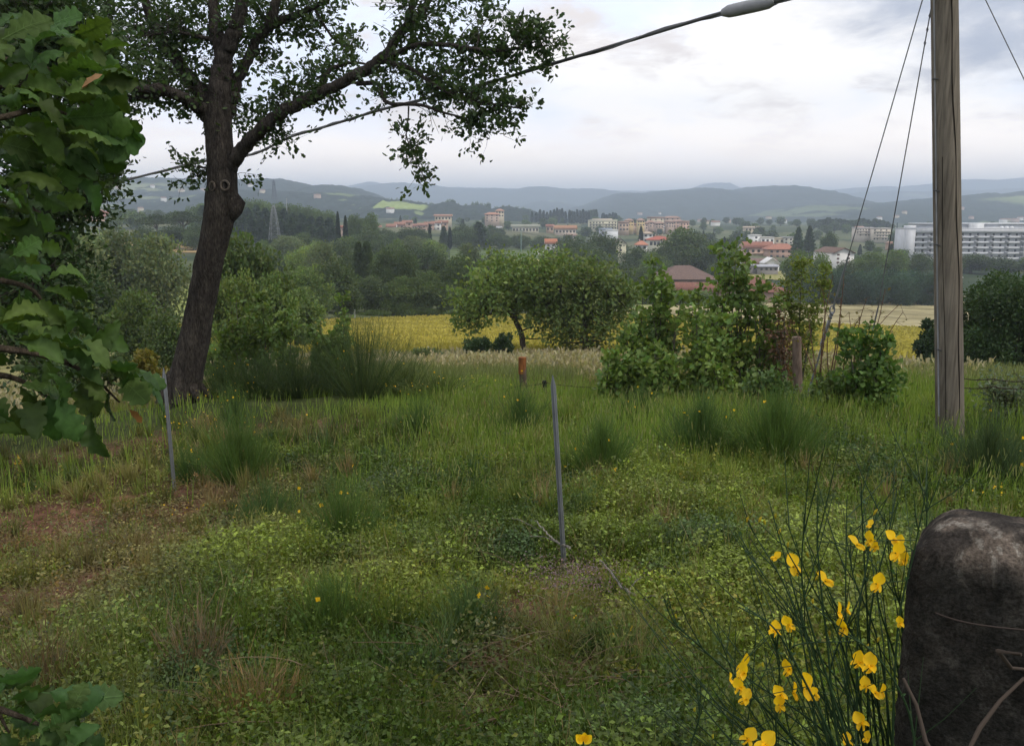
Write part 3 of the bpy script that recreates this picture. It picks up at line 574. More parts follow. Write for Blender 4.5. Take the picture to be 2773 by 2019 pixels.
# ================================================================== BUILDINGS
CREAM = (.52, .44, .32); PINK = (.46, .34, .27); WHITE = (.66, .64, .60); TERRA = (.27, .12, .08); BROWNR = (.20, .12, .085); GREYR = (.34, .33, .33); WARM = (.44, .31, .22)
def house(px0, px1, rtop, reave, rbase, Y, label, wall=CREAM, roof=TERRA, kind='hip', fl=2, nc=4, name='house', dep=None, rz=0.0, chim=0, cat='house', balc=False, group=None, wcol=(.04, .035, .03)):
    pc = (px0 + px1) / 2; W = (px1 - px0) / F * (Y * CT + 0.05 * Y * ST); zb = zat(rbase, Y); ze = zat(reave, Y) - zb; zt = zat(rtop, Y) - zb
    g = G(pc, Y); low = min(0.0, g[2] - zb) - 2.0
    o = empty(name, (xat(pc, Y, zb), Y, zb), label, cat, group, rz); d = dep or W * .7; h = W / 2 * (.90 if kind in ('hip', 'gable') else 1.0)
    MB().box(-h, h, 0, d, low, ze, wall).build('wall', M['wall'], o)
    rm = MB(); e = W / 2 + .3; th = .25
    if kind == 'hip':
        k = min(d * .5, e * .75); v = [(-e, -.8, ze), (e, -.8, ze), (e, d + .8, ze), (-e, d + .8, ze), (-e + k, d / 2, zt), (e - k, d / 2, zt)]
        v2 = [(a, b, c - .0) for a, b, c in v[:4]]; rm.add([(a, b, c - th) for a, b, c in v2] + v, [(0, 3, 2, 1), (0, 1, 5, 4), (1, 2, 6, 5), (2, 3, 7, 6), (3, 0, 4, 7)], roof)
        rm.add(v, [(0, 1, 5, 4), (2, 3, 4, 5)], roof); rm.add(v, [(1, 2, 5), (3, 0, 4)], roof)
    elif kind == 'gable':
        v = [(-e, -.8, ze), (e, -.8, ze), (e, d + .8, ze), (-e, d + .8, ze), (-e, d / 2, zt), (e, d / 2, zt)]
        rm.add(v, [(0, 1, 5, 4), (2, 3, 4, 5), (0, 3, 2, 1)], roof); rm.add(v, [(1, 2, 5), (3, 0, 4)], wall, 1)
    elif kind == 'front': # gable end towards the valley
        v = [(-e, -.9, ze - .3), (0, -.9, zt), (e, -.9, ze - .3), (-e, d, ze - .3), (0, d, zt), (e, d, ze - .3)]; t3 = [(a, b, c + .35) for a, b, c in v]
        rm.add(v + t3, [(0, 1, 7, 6), (1, 2, 8, 7), (6, 7, 10, 9), (7, 8, 11, 10), (0, 3, 4, 1), (1, 4, 5, 2)], roof)
        rm.add([(-h, 0, ze - .1), (h, 0, ze - .1), (0, 0, zt - .15)], [(0, 1, 2)], wall, 1)
    else:
        rm.box(-h - .25, h + .25, -.3, d + .3, ze, zt, roof)
    r = rm.build('roof', [M['tile'] if kind != 'flat' else M['wall'], M['wall']], o)
    if chim:
        for i in range(chim):
            cxx = (-.35 + .6 * i) * h; MB().box(cxx - .4, cxx + .4, d * .4, d * .4 + .8, (ze + zt) / 2, zt + .9, (.4, .3, .25)).build('chimney', M['wall'], r)
    fh = ze / fl
    for f in range(fl):
        for c in range(nc):
            if nc * fl > 6 and rng.uniform() < .12: continue
            xc = -h + (c + .5) * 2 * h / nc + rng.uniform(-.15, .15); ww = min(.75, h / nc * .5) * (fh / 3.0) ** .5 * 1.1; z0 = f * fh + fh * .28
            MB().box(xc - ww, xc + ww, -.06, .05, z0, z0 + fh * .48, wcol).build('window', M['glass'], o)
        if balc and f: MB().box(-h * .92, h * .92, -1.3, -.07, f * fh - .15, f * fh + .9, tuple(min(.7, q * 1.05) for q in wall)).build('balcony', M['wall'], o)
    return o
# left villa
house(69, 104, 208.5, 213, 222, 800, 'pink villa with low tiled roof on the rise behind the hollow', PINK, TERRA, 'hip', 2, 7, dep=14, chim=1)
house(74, 107, 214, 217, 224, 780, 'low tiled wing in front of the pink villa', (.52, .38, .26), TERRA, 'gable', 1, 3, dep=8)
house(54, 68, 214, 217, 225, 805, 'small house beside the pink villa, by the oak leaves', PINK, TERRA, 'gable', 2, 3, dep=10)
# red terraces
gt = 'red-roofed terraced houses'
tl = ['first', 'second', 'third', 'fourth', 'fifth', 'sixth', 'seventh', 'eighth', 'ninth', 'tenth']
for i, (a, b, t, e, bs) in enumerate([(386, 396, 223.5, 227, 231), (394, 405, 221.5, 225, 231), (402, 412, 220, 222.5, 229), (405, 417, 223.5, 226.5, 231), (417, 427, 222.8, 225.5, 230.5), (424, 434, 221.5, 224, 230), (431, 441, 220.8, 223, 230), (438, 448, 220, 222.5, 230), (371, 381, 225, 228, 233)]):
    house(a, b, t, e, bs, 880 + 12 * (i % 4), f'{tl[i]} of the red-roofed terraced houses beyond the belt' if i < 8 else 'low red-roofed house left of the terraces, among trees', (.42, .28, .21) if i % 3 else WHITE, (.29, .145, .10), 'gable', 2, 2, dep=9, chim=i % 2, group=gt)
house(336, 347, 225, 227.5, 236, 640, 'pink house seen between the two tall cypresses', PINK, TERRA, 'gable', 2, 2, dep=9)
house(434, 452, 214, 216, 220, 1050, 'cream houses with flat tiled roof above the terraces', CREAM, (.36, .2, .14), 'gable', 1, 5, dep=10)
house(484, 500, 212, 214, 221.5, 1100, 'rose-coloured villa on the wooded rise', PINK, (.40, .2, .13), 'hip', 3, 3, dep=12, chim=1)
house(495, 504.5, 208.5, 210.5, 217, 1150, 'pale tower-like house above the rose-coloured villa', CREAM, (.40, .22, .15), 'hip', 2, 3, dep=10)
house(511, 540, 224, 227, 232, 1000, 'long pale apartment block with olive-grey roof', (.55, .50, .40), (.26, .26, .20), 'gable', 1, 8, name='apartment_block', dep=11, cat='apartments')
house(484, 502, 226, 228.5, 232, 960, 'row of low pale houses left of the long apartment block', CREAM, GREYR, 'gable', 1, 5, dep=9)
house(554, 577, 225, 229, 233.5, 980, 'long apartment block with orange-brown roof', (.56, .46, .38), (.36, .19, .11), 'gable', 1, 6, name='apartment_block', dep=11, cat='apartments')
house(546, 554, 224, 226.5, 231, 1010, 'small orange house left of the orange-brown roofed block', WARM, TERRA, 'gable', 1, 2, dep=8)
house(566, 577, 233.5, 235.5, 240, 860, 'brown-roofed house above the large domed tree', (.4, .32, .26), (.30, .2, .16), 'gable', 1, 3, dep=8)
house(589, 617, 219.7, 221, 229, 1120, 'long cream block of flats with flat roof below the cypresses', (.60, .55, .40), (.62, .58, .45), 'flat', 3, 9, name='apartment_block', dep=14, cat='apartments', balc=True)
house(593, 612, 218.3, 219.8, 221, 1126, 'set-back roof storey on the cream block of flats', (.58, .52, .40), (.5, .42, .34), 'flat', 1, 4, name='penthouse', dep=8, cat='building')
house(600, 612, 228, 229.5, 236, 1010, 'low building with grey-blue sheet roof', (.36, .37, .40), (.34, .38, .44), 'flat', 1, 2, name='building', dep=16, cat='building')
house(607, 618, 229.6, 230.2, 237, 960, 'windowless bright white hall front among trees', (.74, .73, .72), WHITE, 'flat', 1, 0, name='hall', dep=15, cat='building')
gx = 'rose-coloured terraces on the town hill'
tt = [(619, 629, 221, 223, 231), (625, 634, 218.3, 220.2, 226), (628, 638, 223, 225, 230), (637, 645, 218, 220, 226), (640, 648, 222, 224, 229), (646, 656, 220, 222, 227), (648, 664, 216.5, 218, 223), (655, 664, 221, 223, 228), (660, 668, 222.4, 224.2, 228.5), (664, 681, 215.8, 217.5, 222.5), (666, 674, 220.5, 222.5, 227), (672, 684, 219, 221, 227.5), (680, 689, 220.5, 222.5, 228.5)]
lb = ['orange-pink', 'yellow', 'orange', 'yellow-cream', 'rose', 'rose', 'large cream', 'rose', 'whitish', 'large pale', 'rose', 'broad rose', 'salmon']
cl = [WARM, (.58, .42, .2), WARM, (.58, .44, .22), PINK, PINK, CREAM, PINK, WHITE, (.55, .42, .33), PINK, (.54, .36, .28), (.56, .36, .27)]
for i, (a, b, t, e, bs) in enumerate(tt): house(a, b, t, e, bs, 1040 + 25 * (i % 3) + (90 if t < 218 else 0), f'{lb[i]} terrace on the town hill, {nth[i]} from the cypress end', cl[i], (.32, .20, .15), 'hip' if i % 2 else 'flat', 2, 3, dep=10, group=gx)
house(545, 557, 238.5, 243.5, 250, 610, 'small white house with bright orange roof beside the dark tree', WHITE, (.40, .16, .09), 'gable', 2, 2, dep=8)
wl = MB().box(-7.5, 7.5, 0, .3, -2, 2.2, WHITE).build('garden_wall', M['wall']); wl.location = P(545.5, 254.5, 585); tag(wl, 'white garden wall in front of the small orange-roofed house', 'wall')
house(615, 626, 238.5, 243, 252, 560, 'cream house with its gable end showing above the trees', (.58, .54, .38), (.13, .11, .10), 'front', 2, 1, dep=12)
house(636, 648, 240.5, 244.5, 250, 610, 'bungalow with bright orange hipped roof', WHITE, (.42, .18, .11), 'hip', 1, 2, dep=9, chim=1)
house(648, 673, 235.8, 239.5, 247, 640, 'cream villa with red-brown hipped roof', (.60, .56, .44), (.36, .11, .075), 'hip', 1, 6, dep=14, chim=2)
house(643, 653, 231, 233.2, 242, 700, 'narrow white house behind the cream villa', WHITE, (.42, .33, .25), 'hip', 2, 2, dep=9)
# barns
house(659, 719, 267, 279, 288, 330, 'long barn with mottled old tile roof among thickets', (.28, .20, .15), (.15, .10, .082), 'hip', 1, 3, name='barn', dep=26, cat='barn')
house(677, 740, 283.5, 291.5, 299, 285, 'long low shed with fresh red tile roof', (.32, .22, .16), (.20, .092, .068), 'gable', 1, 4, name='barn', dep=14, cat='barn', rz=R(-6))
house(733, 790, 279, 291.5, 299, 290, 'barn with dark red roof right of the long shed', (.30, .21, .16), (.19, .085, .062), 'hip', 1, 3, name='barn', dep=22, cat='barn')
house(743, 774, 241.5, 248, 259, 640, 'rose apartment villa with brown roof and balconies', (.56, .38, .28), (.28, .12, .08), 'gable', 2, 5, dep=14, balc=True, chim=2)
house(767, 799, 243.5, 249, 258, 620, 'long rose villa with bright terracotta hipped roof', (.50, .32, .24), (.34, .15, .10), 'hip', 2, 5, dep=14, chim=1)
house(744, 779, 258.5, 265, 270, 470, 'old barn with grey-brown roof below the rose villas', WHITE, (.18, .12, .10), 'gable', 1, 2, name='barn', dep=14, cat='barn')
house(764, 779, 258, 263, 269, 455, 'small white gabled building beside the old barn', (.72, .71, .68), (.60, .59, .58), 'front', 1, 1, dep=9)
house(744, 757, 264.5, 265.8, 270.5, 440, 'open grey shed by the light field, nearer the saplings', (.24, .22, .20), (.30, .30, .32), 'flat', 1, 3, name='shed', dep=8, cat='shed')
house(758, 779, 264.8, 266.6, 271, 436, 'low grey shed with pale sheet roof by the light field', (.30, .27, .25), (.40, .40, .43), 'gable', 1, 4, name='shed', dep=10, cat='shed')
house(751, 761, 234.5, 235.3, 243, 720, 'taller block of the white workshop', (.74, .73, .70), WHITE, 'flat', 2, 1, name='workshop', dep=12, cat='building')
house(761, 774, 236.8, 237.8, 243, 718, 'lower long part of the white workshop', (.72, .70, .66), (.6, .56, .5), 'flat', 1, 3, name='workshop', dep=12, cat='building')
house(775, 784, 237.5, 238.5, 243, 730, 'low beige building between workshop and grey house', CREAM, CREAM, 'flat', 1, 2, name='building', dep=10, cat='building')
house(784, 793, 236.5, 237.5, 244, 728, 'grey-beige cube house next to the dark conifers', (.40, .38, .32), GREYR, 'flat', 2, 2, dep=10)
house(744, 760, 226, 227.6, 231, 1000, 'long pale roofed house above the white workshop', CREAM, (.45, .36, .28), 'gable', 1, 4, dep=9)
o = house(831, 855, 248, 252.5, 264, 420, 'white gabled farmhouse with brown roof above the blue conifers', (.68, .66, .62), (.15, .10, .08), 'front', 3, 2, dep=16, rz=R(14), wcol=(.10, .045, .03))
house(856, 873, 227, 228.3, 236, 900, 'left half of the cream flats with balcony rows', (.58, .50, .42), (.44, .40, .38), 'flat', 3, 6, name='apartment_block', dep=12, cat='apartments', balc=True)
house(873, 890, 227.6, 228.6, 240, 890, 'right half of the cream flats with balcony rows', (.60, .52, .42), (.46, .42, .38), 'flat', 4, 6, name='apartment_block', dep=12, cat='apartments', balc=True)
house(889, 906, 241.5, 243, 247, 720, 'low brown-roofed house left of the hospital', (.45, .3, .22), (.36, .2, .15), 'gable', 1, 4, dep=9)
house(955.5, 962, 276.5, 277.6, 281, 400, 'small flat-topped hut just right of the wooden pole', (.32, .30, .28), (.6, .6, .6), 'flat', 1, 0, name='hut', dep=5, cat='hut')

def hospital():
    Y = 560; zb = -30.5; gx_ = xat(906, Y, -20); o = empty('hospital', (gx_, Y, zb), 'long white hospital with rows of recessed balconies, behind the pole', 'building', None, R(2.5))
    W = 96.; H = zat(228.3, Y) - zb; C = (.56, .56, .57); fh = 3.35; top = H - 2.6
    MB().box(0, W, 2.2, 16, -3, H - .3, C).build('wall', M['wall'], o); MB().box(0, 5.6, 0, 2.2, -3, H - .3, C).build('end_wall', M['wall'], o); MB().box(76, W, 0.1, 2.2, -3, H - .3, C).build('stair_wall', M['wall'], o)
    MB().box(-.15, W + .15, -.15, 16.2, H - .3, H + .1, C).build('roof', M['wall'], o); MB().box(5.62, 75.98, -.1, 2.18, top, H - .32, C).build('parapet', M['wall'], o)
    MB().box(2.5, 8, 5, 10, H + .12, H + 1.9, (.66, .66, .66)).build('stair_head', M['wall'], o)
    for f in range(5):
        z = top - (f + 1) * fh
        MB().box(5.62, 75.98, -.2, 2.18, z, z + 1.35, C).build('balcony', M['wall'], o)
        for k in range(14):
            x = 6.1 + k * 5.0
            MB().box(x, x + 1.3, 2.1, 2.19, z + 1.4, z + fh - .35, (.07, .07, .08)).build('window', M['glass'], o)
            if k % 2: MB().box(x + 2.1, x + 4.4, -.5, -.22, z + .55, z + 1.75, (.30, .30, .32)).build('sunshade', M['wall'], o)
    return o
hospital()
ot = empty('hospital_block', (xat(962, 640, -12), 650, -31), 'rear grey wing rising behind the white hospital roof', 'building'); Hh = zat(222.8, 650) + 31
MB().box(-24, 90, 0, 22, -3, Hh - 1, (.33, .34, .37)).build('wall', M['wall'], ot); MB().box(-24.5, 90.5, -.4, 22.4, Hh - 1, Hh, (.62, .62, .63)).build('roof', M['wall'], ot)
MB().box(9, 16.5, -8, -.4, 0, Hh + .3, (.68, .68, .68)).build('lift_tower', M['wall'], ot)
MB().box(18, 31, -5, -.42, Hh - 3.8, Hh - 2.8, (.60, .60, .60)).build('canopy', M['wall'], ot)
for i, px in enumerate([1000, 1005, 1010]):
    v = MB(); a = np.linspace(0, math.pi / 2, 5); v.tube([(0, 0, 1.3 * math.sin(q)) for q in a], [1.3 * math.cos(q) + .02 for q in a], 10, (.6, .6, .6)); q = v.build('roof_dome', M['steel'], smooth=True)
    q.location = (float(xat(px, 568, zat(228, 568))), 566, -30.5 + zat(228.3, 560) + 30.5 + .15); tag(q, f'small pale roof dome on the hospital, {nth[i]} of three', 'roof dome', 'roof domes on the hospital')

# scattered far houses and trees of the town and plain
for i, (px, py, Y) in enumerate(far):
    if FARHIT[i] is None: continue
    Y = FARHIT[i][1]
    wm = rng.uniform(8, 16); h = rng.uniform(4, 7); c = [WHITE, CREAM, PINK][i % 3]; z = FARHIT[i][2]; m = MB().box(-wm / 2, wm / 2, 0, 9, -6, h, c)
    m.add([(-wm / 2 - .4, -.5, h), (wm / 2 + .4, -.5, h), (wm / 2 + .4, 9.5, h), (-wm / 2 - .4, 9.5, h), (-wm / 2 - .4, 4.5, h + 2), (wm / 2 + .4, 4.5, h + 2)], [(0, 1, 5, 4), (2, 3, 4, 5), (0, 3, 2, 1)], (.34, .2, .15), 1)
    q = m.build('house', [M['wall'], M['tile']]); q.location = FARHIT[i]
    tag(q, 'tiny far ' + ['white', 'cream', 'pink'][i % 3] + (' house on the hazy slope beyond ' if Y > 1700 else ' house in the plain beyond ') + min([(120, 'the pink villa'), (180, 'the umbrella pines'), (260, 'the pine wood'), (385, 'the red terraces'), (640, 'the town terraces'), (705, 'the big round tree'), (770, 'the white workshop'), (820, 'the dark conifers'), (873, 'the cream flats'), (955, 'the pole'), (1010, 'the hospital')], key=lambda q: abs(q[0] - px))[1] + (', higher one' if i % 2 else '') + (', nearer' if i in (12, 24, 28, 19, 22, 27, 11, 26, 30) else ''), 'house', 'tiny far-off ' + ['white', 'cream', 'pink'][i % 3] + ' houses')
def free(px, py, Y):
    for a, b, c, d, yy in [(66, 108, 206, 224, 790), (384, 450, 219, 230, 880), (482, 506, 207, 222, 1100), (510, 580, 222, 233, 980), (588, 619, 217, 236, 960), (618, 690, 214, 228, 1040), (634, 676, 230, 247, 610), (740, 802, 233, 259, 600), (854, 892, 226, 239, 880), (904, 1100, 222, 262, 560), (543, 560, 237, 254, 585), (828, 858, 246, 262, 420), (455, 562, 244, 268, 470)]:
        if a < px < b and Y < yy + 60 and c < py < d: return False
    return True
LM = [(345, 'two tall cypresses'), (410, 'red-roofed terraces'), (444, 'cream houses'), (470, 'great cedar'), (492, 'rose-coloured villa'), (525, 'long pale block'), (565, 'orange-brown roofed block'), (603, 'cream block of flats'), (640, 'rose town terraces'), (662, 'cream villa'),
      (715, 'very large round tree'), (757, 'rose apartment villa'), (783, 'terracotta-roofed rose villa'), (812, 'dark conifers'), (842, 'gabled farmhouse'), (873, 'cream flats'), (915, 'hospital end wall'), (960, 'wooden pole'), (1000, 'hospital domes')]
SEEN = {}
def where(kind, px, Y, h):
    k = min(LM, key=lambda q: abs(q[0] - px)); far_ = 'far beyond' if Y > 1150 else 'just beyond' if Y > 850 else 'level with' if Y > 620 else 'in front of'
    sd = 'left of it' if px < k[0] - 3 else 'right of it' if px > k[0] + 3 else 'straight behind'
    t = f"{'tall' if h > 11.5 else 'low' if h < 8.8 else 'middling'} {kind} {far_} {k[1]}, {sd}"; SEEN[t] = SEEN.get(t, 0) + 1
    return t if SEEN[t] == 1 else t + f', {nth[SEEN[t] - 1]} such'
cnt = 0
for i in range(1600):
    px = rng.uniform(340, 1060); Y = math.exp(rng.uniform(math.log(480), math.log(1500))); g = G(px, Y); h = rng.uniform(7, 14); tp = proj(g[0], g[1], g[2] + h)[1]; bp = proj(*g)[1]
    if not (free(px, tp, Y) and (free(px, (tp + bp) / 2, Y) or rng.uniform() < .3)): continue
    if 455 < px < 562 and 246 < bp < 268: continue
    if tp < 213 or (px > 740 and px < 800 and bp > 268): continue
    k = rng.choice(['broad', 'broad2', 'broad', 'umbrella', 'cedar', 'cypress'], p=[.34, .26, .2, .06, .07, .07])
    small(k, px, tp, Y, h * {'cypress': .16, 'cedar': .5}.get(k, rng.uniform(.8, 1.2)), where({'broad': 'dark round tree', 'broad2': 'green round tree', 'umbrella': 'umbrella pine', 'cedar': 'conifer', 'cypress': 'cypress'}[k], px, Y, h),
          {'umbrella': 'umbrella pines of the town', 'cedar': 'conifers of the town', 'cypress': 'cypresses of the town'}.get(k, 'round trees of the town')); cnt += 1
    if cnt > 225: break
cnt = 0
for i in range(300):
    px = rng.uniform(-40, 345); Y = math.exp(rng.uniform(math.log(520), math.log(1600))); g = G(px, Y); h = rng.uniform(8, 14); tp = proj(g[0], g[1], g[2] + h)[1]
    if not free(px, tp + 2, Y) or fbm(px * .03, Y * .004, 77) < .5: continue
    small(rng.choice(['broad', 'broad2']), px, tp, Y, h * rng.uniform(.9, 1.4), f"rounded tree on the far slopes {'beyond' if Y > 1000 else 'near'} the {'pink villa' if px < 110 else 'umbrella pines' if px < 205 else 'pine wood'}, {nth[min(25, cnt // 2)]} of them{' but smaller' if cnt % 2 else ''}, number {cnt + 1} from start".replace(f', number {cnt + 1} from start', ''), 'trees on the far slopes'); cnt += 1
    if cnt > 50: break
# skyline trees on the near wooded ridge
for i, (px, t) in enumerate([(387, 197.5), (392, 198), (398, 197.8), (404, 198.5), (411, 199.6), (418, 201), (426, 202), (432, 202), (443, 201), (448, 199), (453, 198.4), (458, 203), (466, 203.5), (473, 201.5), (477, 201), (481, 202.5), (487, 203), (489, 202), (497, 206), (503, 205), (509, 204.5), (516, 206), (523, 207), (530, 208.5)]):
    small('broad', px, t, 1740, rng.uniform(10, 16), f'dark tree on the skyline of the wooded ridge, {nth[i]} from the left', 'skyline trees on the wooded ridge')

# ================================================================== BIG OAK
def path3(pts, n=6):
    """smooth 3-D path through (dx, dy, Y) picture/depth points"""
    p = np.array([D(*q) for q in pts]); m = len(p); t = np.arange(m); tt = np.linspace(0, m - 1, (m - 1) * n + 1)
    out = np.empty((len(tt), 3))
    for k in range(3):
        d = np.gradient(p[:, k]); i = np.clip(tt.astype(int), 0, m - 2); u = tt - i
        h00 = 2 * u**3 - 3 * u**2 + 1; h10 = u**3 - 2 * u**2 + u; h01 = -2 * u**3 + 3 * u**2; h11 = u**3 - u**2
        out[:, k] = h00 * p[i, k] + h10 * d[i] + h01 * p[i + 1, k] + h11 * d[i + 1]
    return out
def rad(ws, Y, n=6):
    w_ = np.array(ws, float) * K / F * Y / 2; m = len(w_); return np.interp(np.linspace(0, m - 1, (m - 1) * n + 1), np.arange(m), w_)
OB = np.array(D(405, 868, 16.6))
OAK = empty('oak_tree', OB, 'big leaning oak with dark trunk and long bough reaching over the meadow', 'tree')
def oakpart(mb, name, m, parent=OAK, smooth=True):
    mb.V = [v - OB for v in mb.V]; return mb.build(name, M[m] if isinstance(m, str) else m, parent, smooth)
TB = (.046, .039, .033)
def rough_tube(mb, pts, r, sides, col, amp=.06, seed=0):
    k0 = len(mb.V); mb.tube(pts, r, sides, col, cap=True); v = mb.V[k0]; n = len(pts); c = np.repeat(pts, sides, 0); th = np.tile(np.arange(sides), n) * 6.283 / sides; ln = np.repeat(np.arange(n), sides)
    s = 1 + amp * 2 * (fbm(np.cos(th) * 2.2 + ln * .22, np.sin(th) * 2.2 + ln * .13 + seed, seed, 3) - .5) + amp * .6 * np.sin(th * 7 + ln * .12) * (vn(th * 3, ln * .6, seed))
    mb.V[k0] = c + (v - c) * s[:, None]
trunk_p = path3([(398, 900, 16.6), (405, 862, 16.6), (424, 780, 16.6), (440, 700, 16.6), (455, 620, 16.55), (470, 550, 16.5), (484, 480, 16.5), (492, 420, 16.5), (489, 350, 16.5), (483, 280, 16.55), (482, 230, 16.6)], 8)
tm = MB(); rough_tube(tm, trunk_p, rad([94, 78, 66, 62, 60, 60, 66, 66, 60, 56, 60], 16.6, 8), 28, TB, .09, 4)
# root flare
for a in range(7):
    q = a * .9 + .3; b = trunk_p[8]; tm.tube([b + np.array([math.cos(q) * .16, math.sin(q) * .16, .30]), b + np.array([math.cos(q) * .30, math.sin(q) * .30, .02]), b + np.array([math.cos(q) * .52, math.sin(q) * .5, -.20])], [.13, .11, .04], 9, TB)
oakpart(tm, 'trunk', 'bark')
LIMBS = [  # name-free list: points, widths
 ([(482, 240, 16.6), (488, 180, 16.6), (492, 120, 16.7), (478, 60, 16.8), (470, 0, 16.9), (468, -60, 17)], [50, 46, 34, 28, 22, 16]),
 ([(490, 150, 16.65), (506, 100, 16.6), (522, 55, 16.5), (536, 0, 16.4), (545, -60, 16.3)], [36, 34, 30, 24, 18]),
 ([(470, 262, 16.6), (440, 238, 16.4), (400, 214, 16.1), (362, 198, 15.9), (322, 197, 15.7), (270, 186, 15.5), (215, 162, 15.3), (160, 120, 15.1), (120, 70, 15.0)], [40, 30, 26, 24, 20, 18, 14, 10, 6]),
 ([(360, 205, 15.95), (320, 214, 15.8), (275, 216, 15.7), (236, 206, 15.5)], [16, 14, 11, 6]),
 ([(474, 230, 16.6), (440, 195, 16.8), (410, 160, 17.0), (385, 120, 17.2), (360, 90, 17.3), (335, 50, 17.4), (322, 0, 17.5), (318, -50, 17.5)], [36, 32, 28, 26, 24, 20, 16, 12]),
 ([(492, 265, 16.6), (508, 235, 16.8), (520, 195, 16.9), (545, 140, 17.0), (566, 95, 17.1), (590, 62, 17.2), (632, 42, 17.3), (690, 18, 17.3), (740, -10, 17.3)], [34, 30, 26, 22, 20, 22, 18, 12, 7]),
 ([(575, 85, 17.1), (602, 40, 17.0), (612, -10, 17.0), (615, -50, 17)], [20, 22, 18, 14]),
 ([(505, 372, 16.5), (520, 350, 16.4), (548, 318, 16.3), (590, 276, 16.1), (632, 243, 16.0), (680, 221, 15.9), (730, 197, 15.8), (780, 170, 15.7), (830, 140, 15.6), (862, 112, 15.6), (885, 75, 15.6), (925, 40, 15.7), (950, 0, 15.8), (965, -40, 15.9)], [40, 34, 30, 27, 26, 26, 24, 23, 22, 20, 17, 15, 13, 10]),
 ([(700, 212, 15.85), (725, 160, 16.1), (770, 140, 16.3), (820, 142, 16.5)], [13, 10, 7, 4]),
 ([(880, 90, 15.6), (905, 40, 15.4), (915, -20, 15.3)], [14, 11, 7]),
 ([(845, 135, 15.6), (920, 100, 15.3), (1000, 100, 15.0), (1080, 112, 14.8), (1140, 108, 14.7), (1195, 88, 14.6)], [13, 11, 9, 8, 6, 3]),
 ([(850, 135, 15.6), (905, 150, 15.3), (965, 190, 15.0), (1030, 220, 14.8), (1100, 232, 14.7), (1155, 240, 14.6)], [12, 10, 8, 7, 5, 3]),
 ([(790, 185, 15.7), (838, 186, 15.5), (850, 218, 15.3), (868, 230, 15.2), (930, 232, 15.0), (985, 250, 14.9), (1040, 262, 14.8)], [11, 10, 9, 8, 7, 5, 3]),
 ([(700, 25, 17.3), (722, 62, 17.2), (745, 92, 17.1), (775, 108, 17.0)], [7, 6, 4, 2]),
 ([(905, 236, 15.1), (904, 262, 15.0), (900, 300, 15.0), (918, 345, 14.95), (942, 400, 14.9)], [4, 3, 2.5, 2.2, 1.6]),
 ([(478, 90, 16.7), (430, 78, 16.6), (385, 70, 16.5), (330, 78, 16.4)], [10, 8, 6, 3]), ([(360, 85, 17.3), (300, 62, 17.2), (250, 45, 17.1), (220, 44, 17.0)], [12, 9, 6, 3])]
skel = [trunk_p[40:]]
for pts, ws in LIMBS:
    p = path3(pts); r = rad(ws, np.mean([q[2] for q in pts])); mb = MB()
    wob = rng.normal(size=p.shape) * r[:, None] * .12; wob[0] = 0
    rough_tube(mb, p + wob, r, 12 if ws[0] > 15 else 7, TB, .07, len(skel)); oakpart(mb, 'limb', 'bark'); skel.append(p)
SK = np.concatenate(skel[1:])
def twig_crown(clusters, skp, leafn, leafsize, leaf_t, base, r0=.012, tufts=6, tuft=.16, col=(.05, .042, .035), spread=1.0, up=.1):
    """twigs growing from the nearest bough into each cluster, leaf tufts along them"""
    tw = MB(); P_ = []; A_ = []; Kk = []
    for ci, (cx_, cy_, rx, ry, Y, dY, n) in enumerate(clusters):
        cen = np.array(D(cx_, cy_, Y)); sx = rx * K / F * Y; sz = ry * K / F * Y
        for i in range(n):
            q = rng.uniform(-1, 1, 3); q /= max(1, np.linalg.norm(q) ** .5); tip = cen + q * np.array([sx, dY, sz])
            k = np.argmin(((skp - tip) ** 2).sum(1) + rng.uniform(0, .15, len(skp))); st = skp[k]
            mid = (st + tip) / 2 + rng.normal(size=3) * .12 * np.linalg.norm(tip - st) + np.array([0, 0, .05])
            t = np.linspace(0, 1, 6)[:, None]; path = (1 - t) ** 2 * st + 2 * t * (1 - t) * mid + t * t * tip
            L_ = np.linalg.norm(tip - st); tw.tube(path, np.linspace(r0 * min(1.2, .35 + .5 * L_), .0025, 6), 4, col, cap=False)
            for j in range(tufts):
                u = 1 - rng.uniform(0, 1) ** 1.6 * min(.75, .7 / max(L_, .3)); c = (1 - u) ** 2 * st + 2 * u * (1 - u) * mid + u * u * tip
                e = c + rng.normal(size=3) * tuft * 1.1 * spread
                if L_ > .1: tw.tube([c, (c + e) / 2 + rng.normal(size=3) * .02, e], [.004, .003, .0015], 3, col, cap=False)
                P_.append(e + rng.normal(size=(leafn, 3)) * tuft * .45); A_.append((e - c) / (np.linalg.norm(e - c) + .01) + rng.normal(size=(leafn, 3)) * .75 + np.array([0, 0, up])); Kk.append(np.full(leafn, ci * 7 + i))
    P_ = np.concatenate(P_); A_ = np.concatenate(A_); Kk = np.concatenate(Kk)
    lf = MB().scatter(*leaf_t, P_, A_, rng.uniform(.65, 1.25, len(P_)) * leafsize, leafcol(len(P_), Kk, base, nb=200))
    return tw, lf
OAKLEAF = ([(0, 0, 0), (-.12, .2, .02), (-.26, .42, .05), (-.20, .62, .02), (-.26, .8, .0), (0, 1, -.06), (.26, .8, 0), (.20, .62, .02), (.26, .42, .05), (.12, .2, .02), (0, .5, -.02)],
           [(10, 0, 1), (10, 1, 2), (10, 2, 3), (10, 3, 4), (10, 4, 5), (10, 5, 6), (10, 6, 7), (10, 7, 8), (10, 8, 9), (10, 9, 0)])
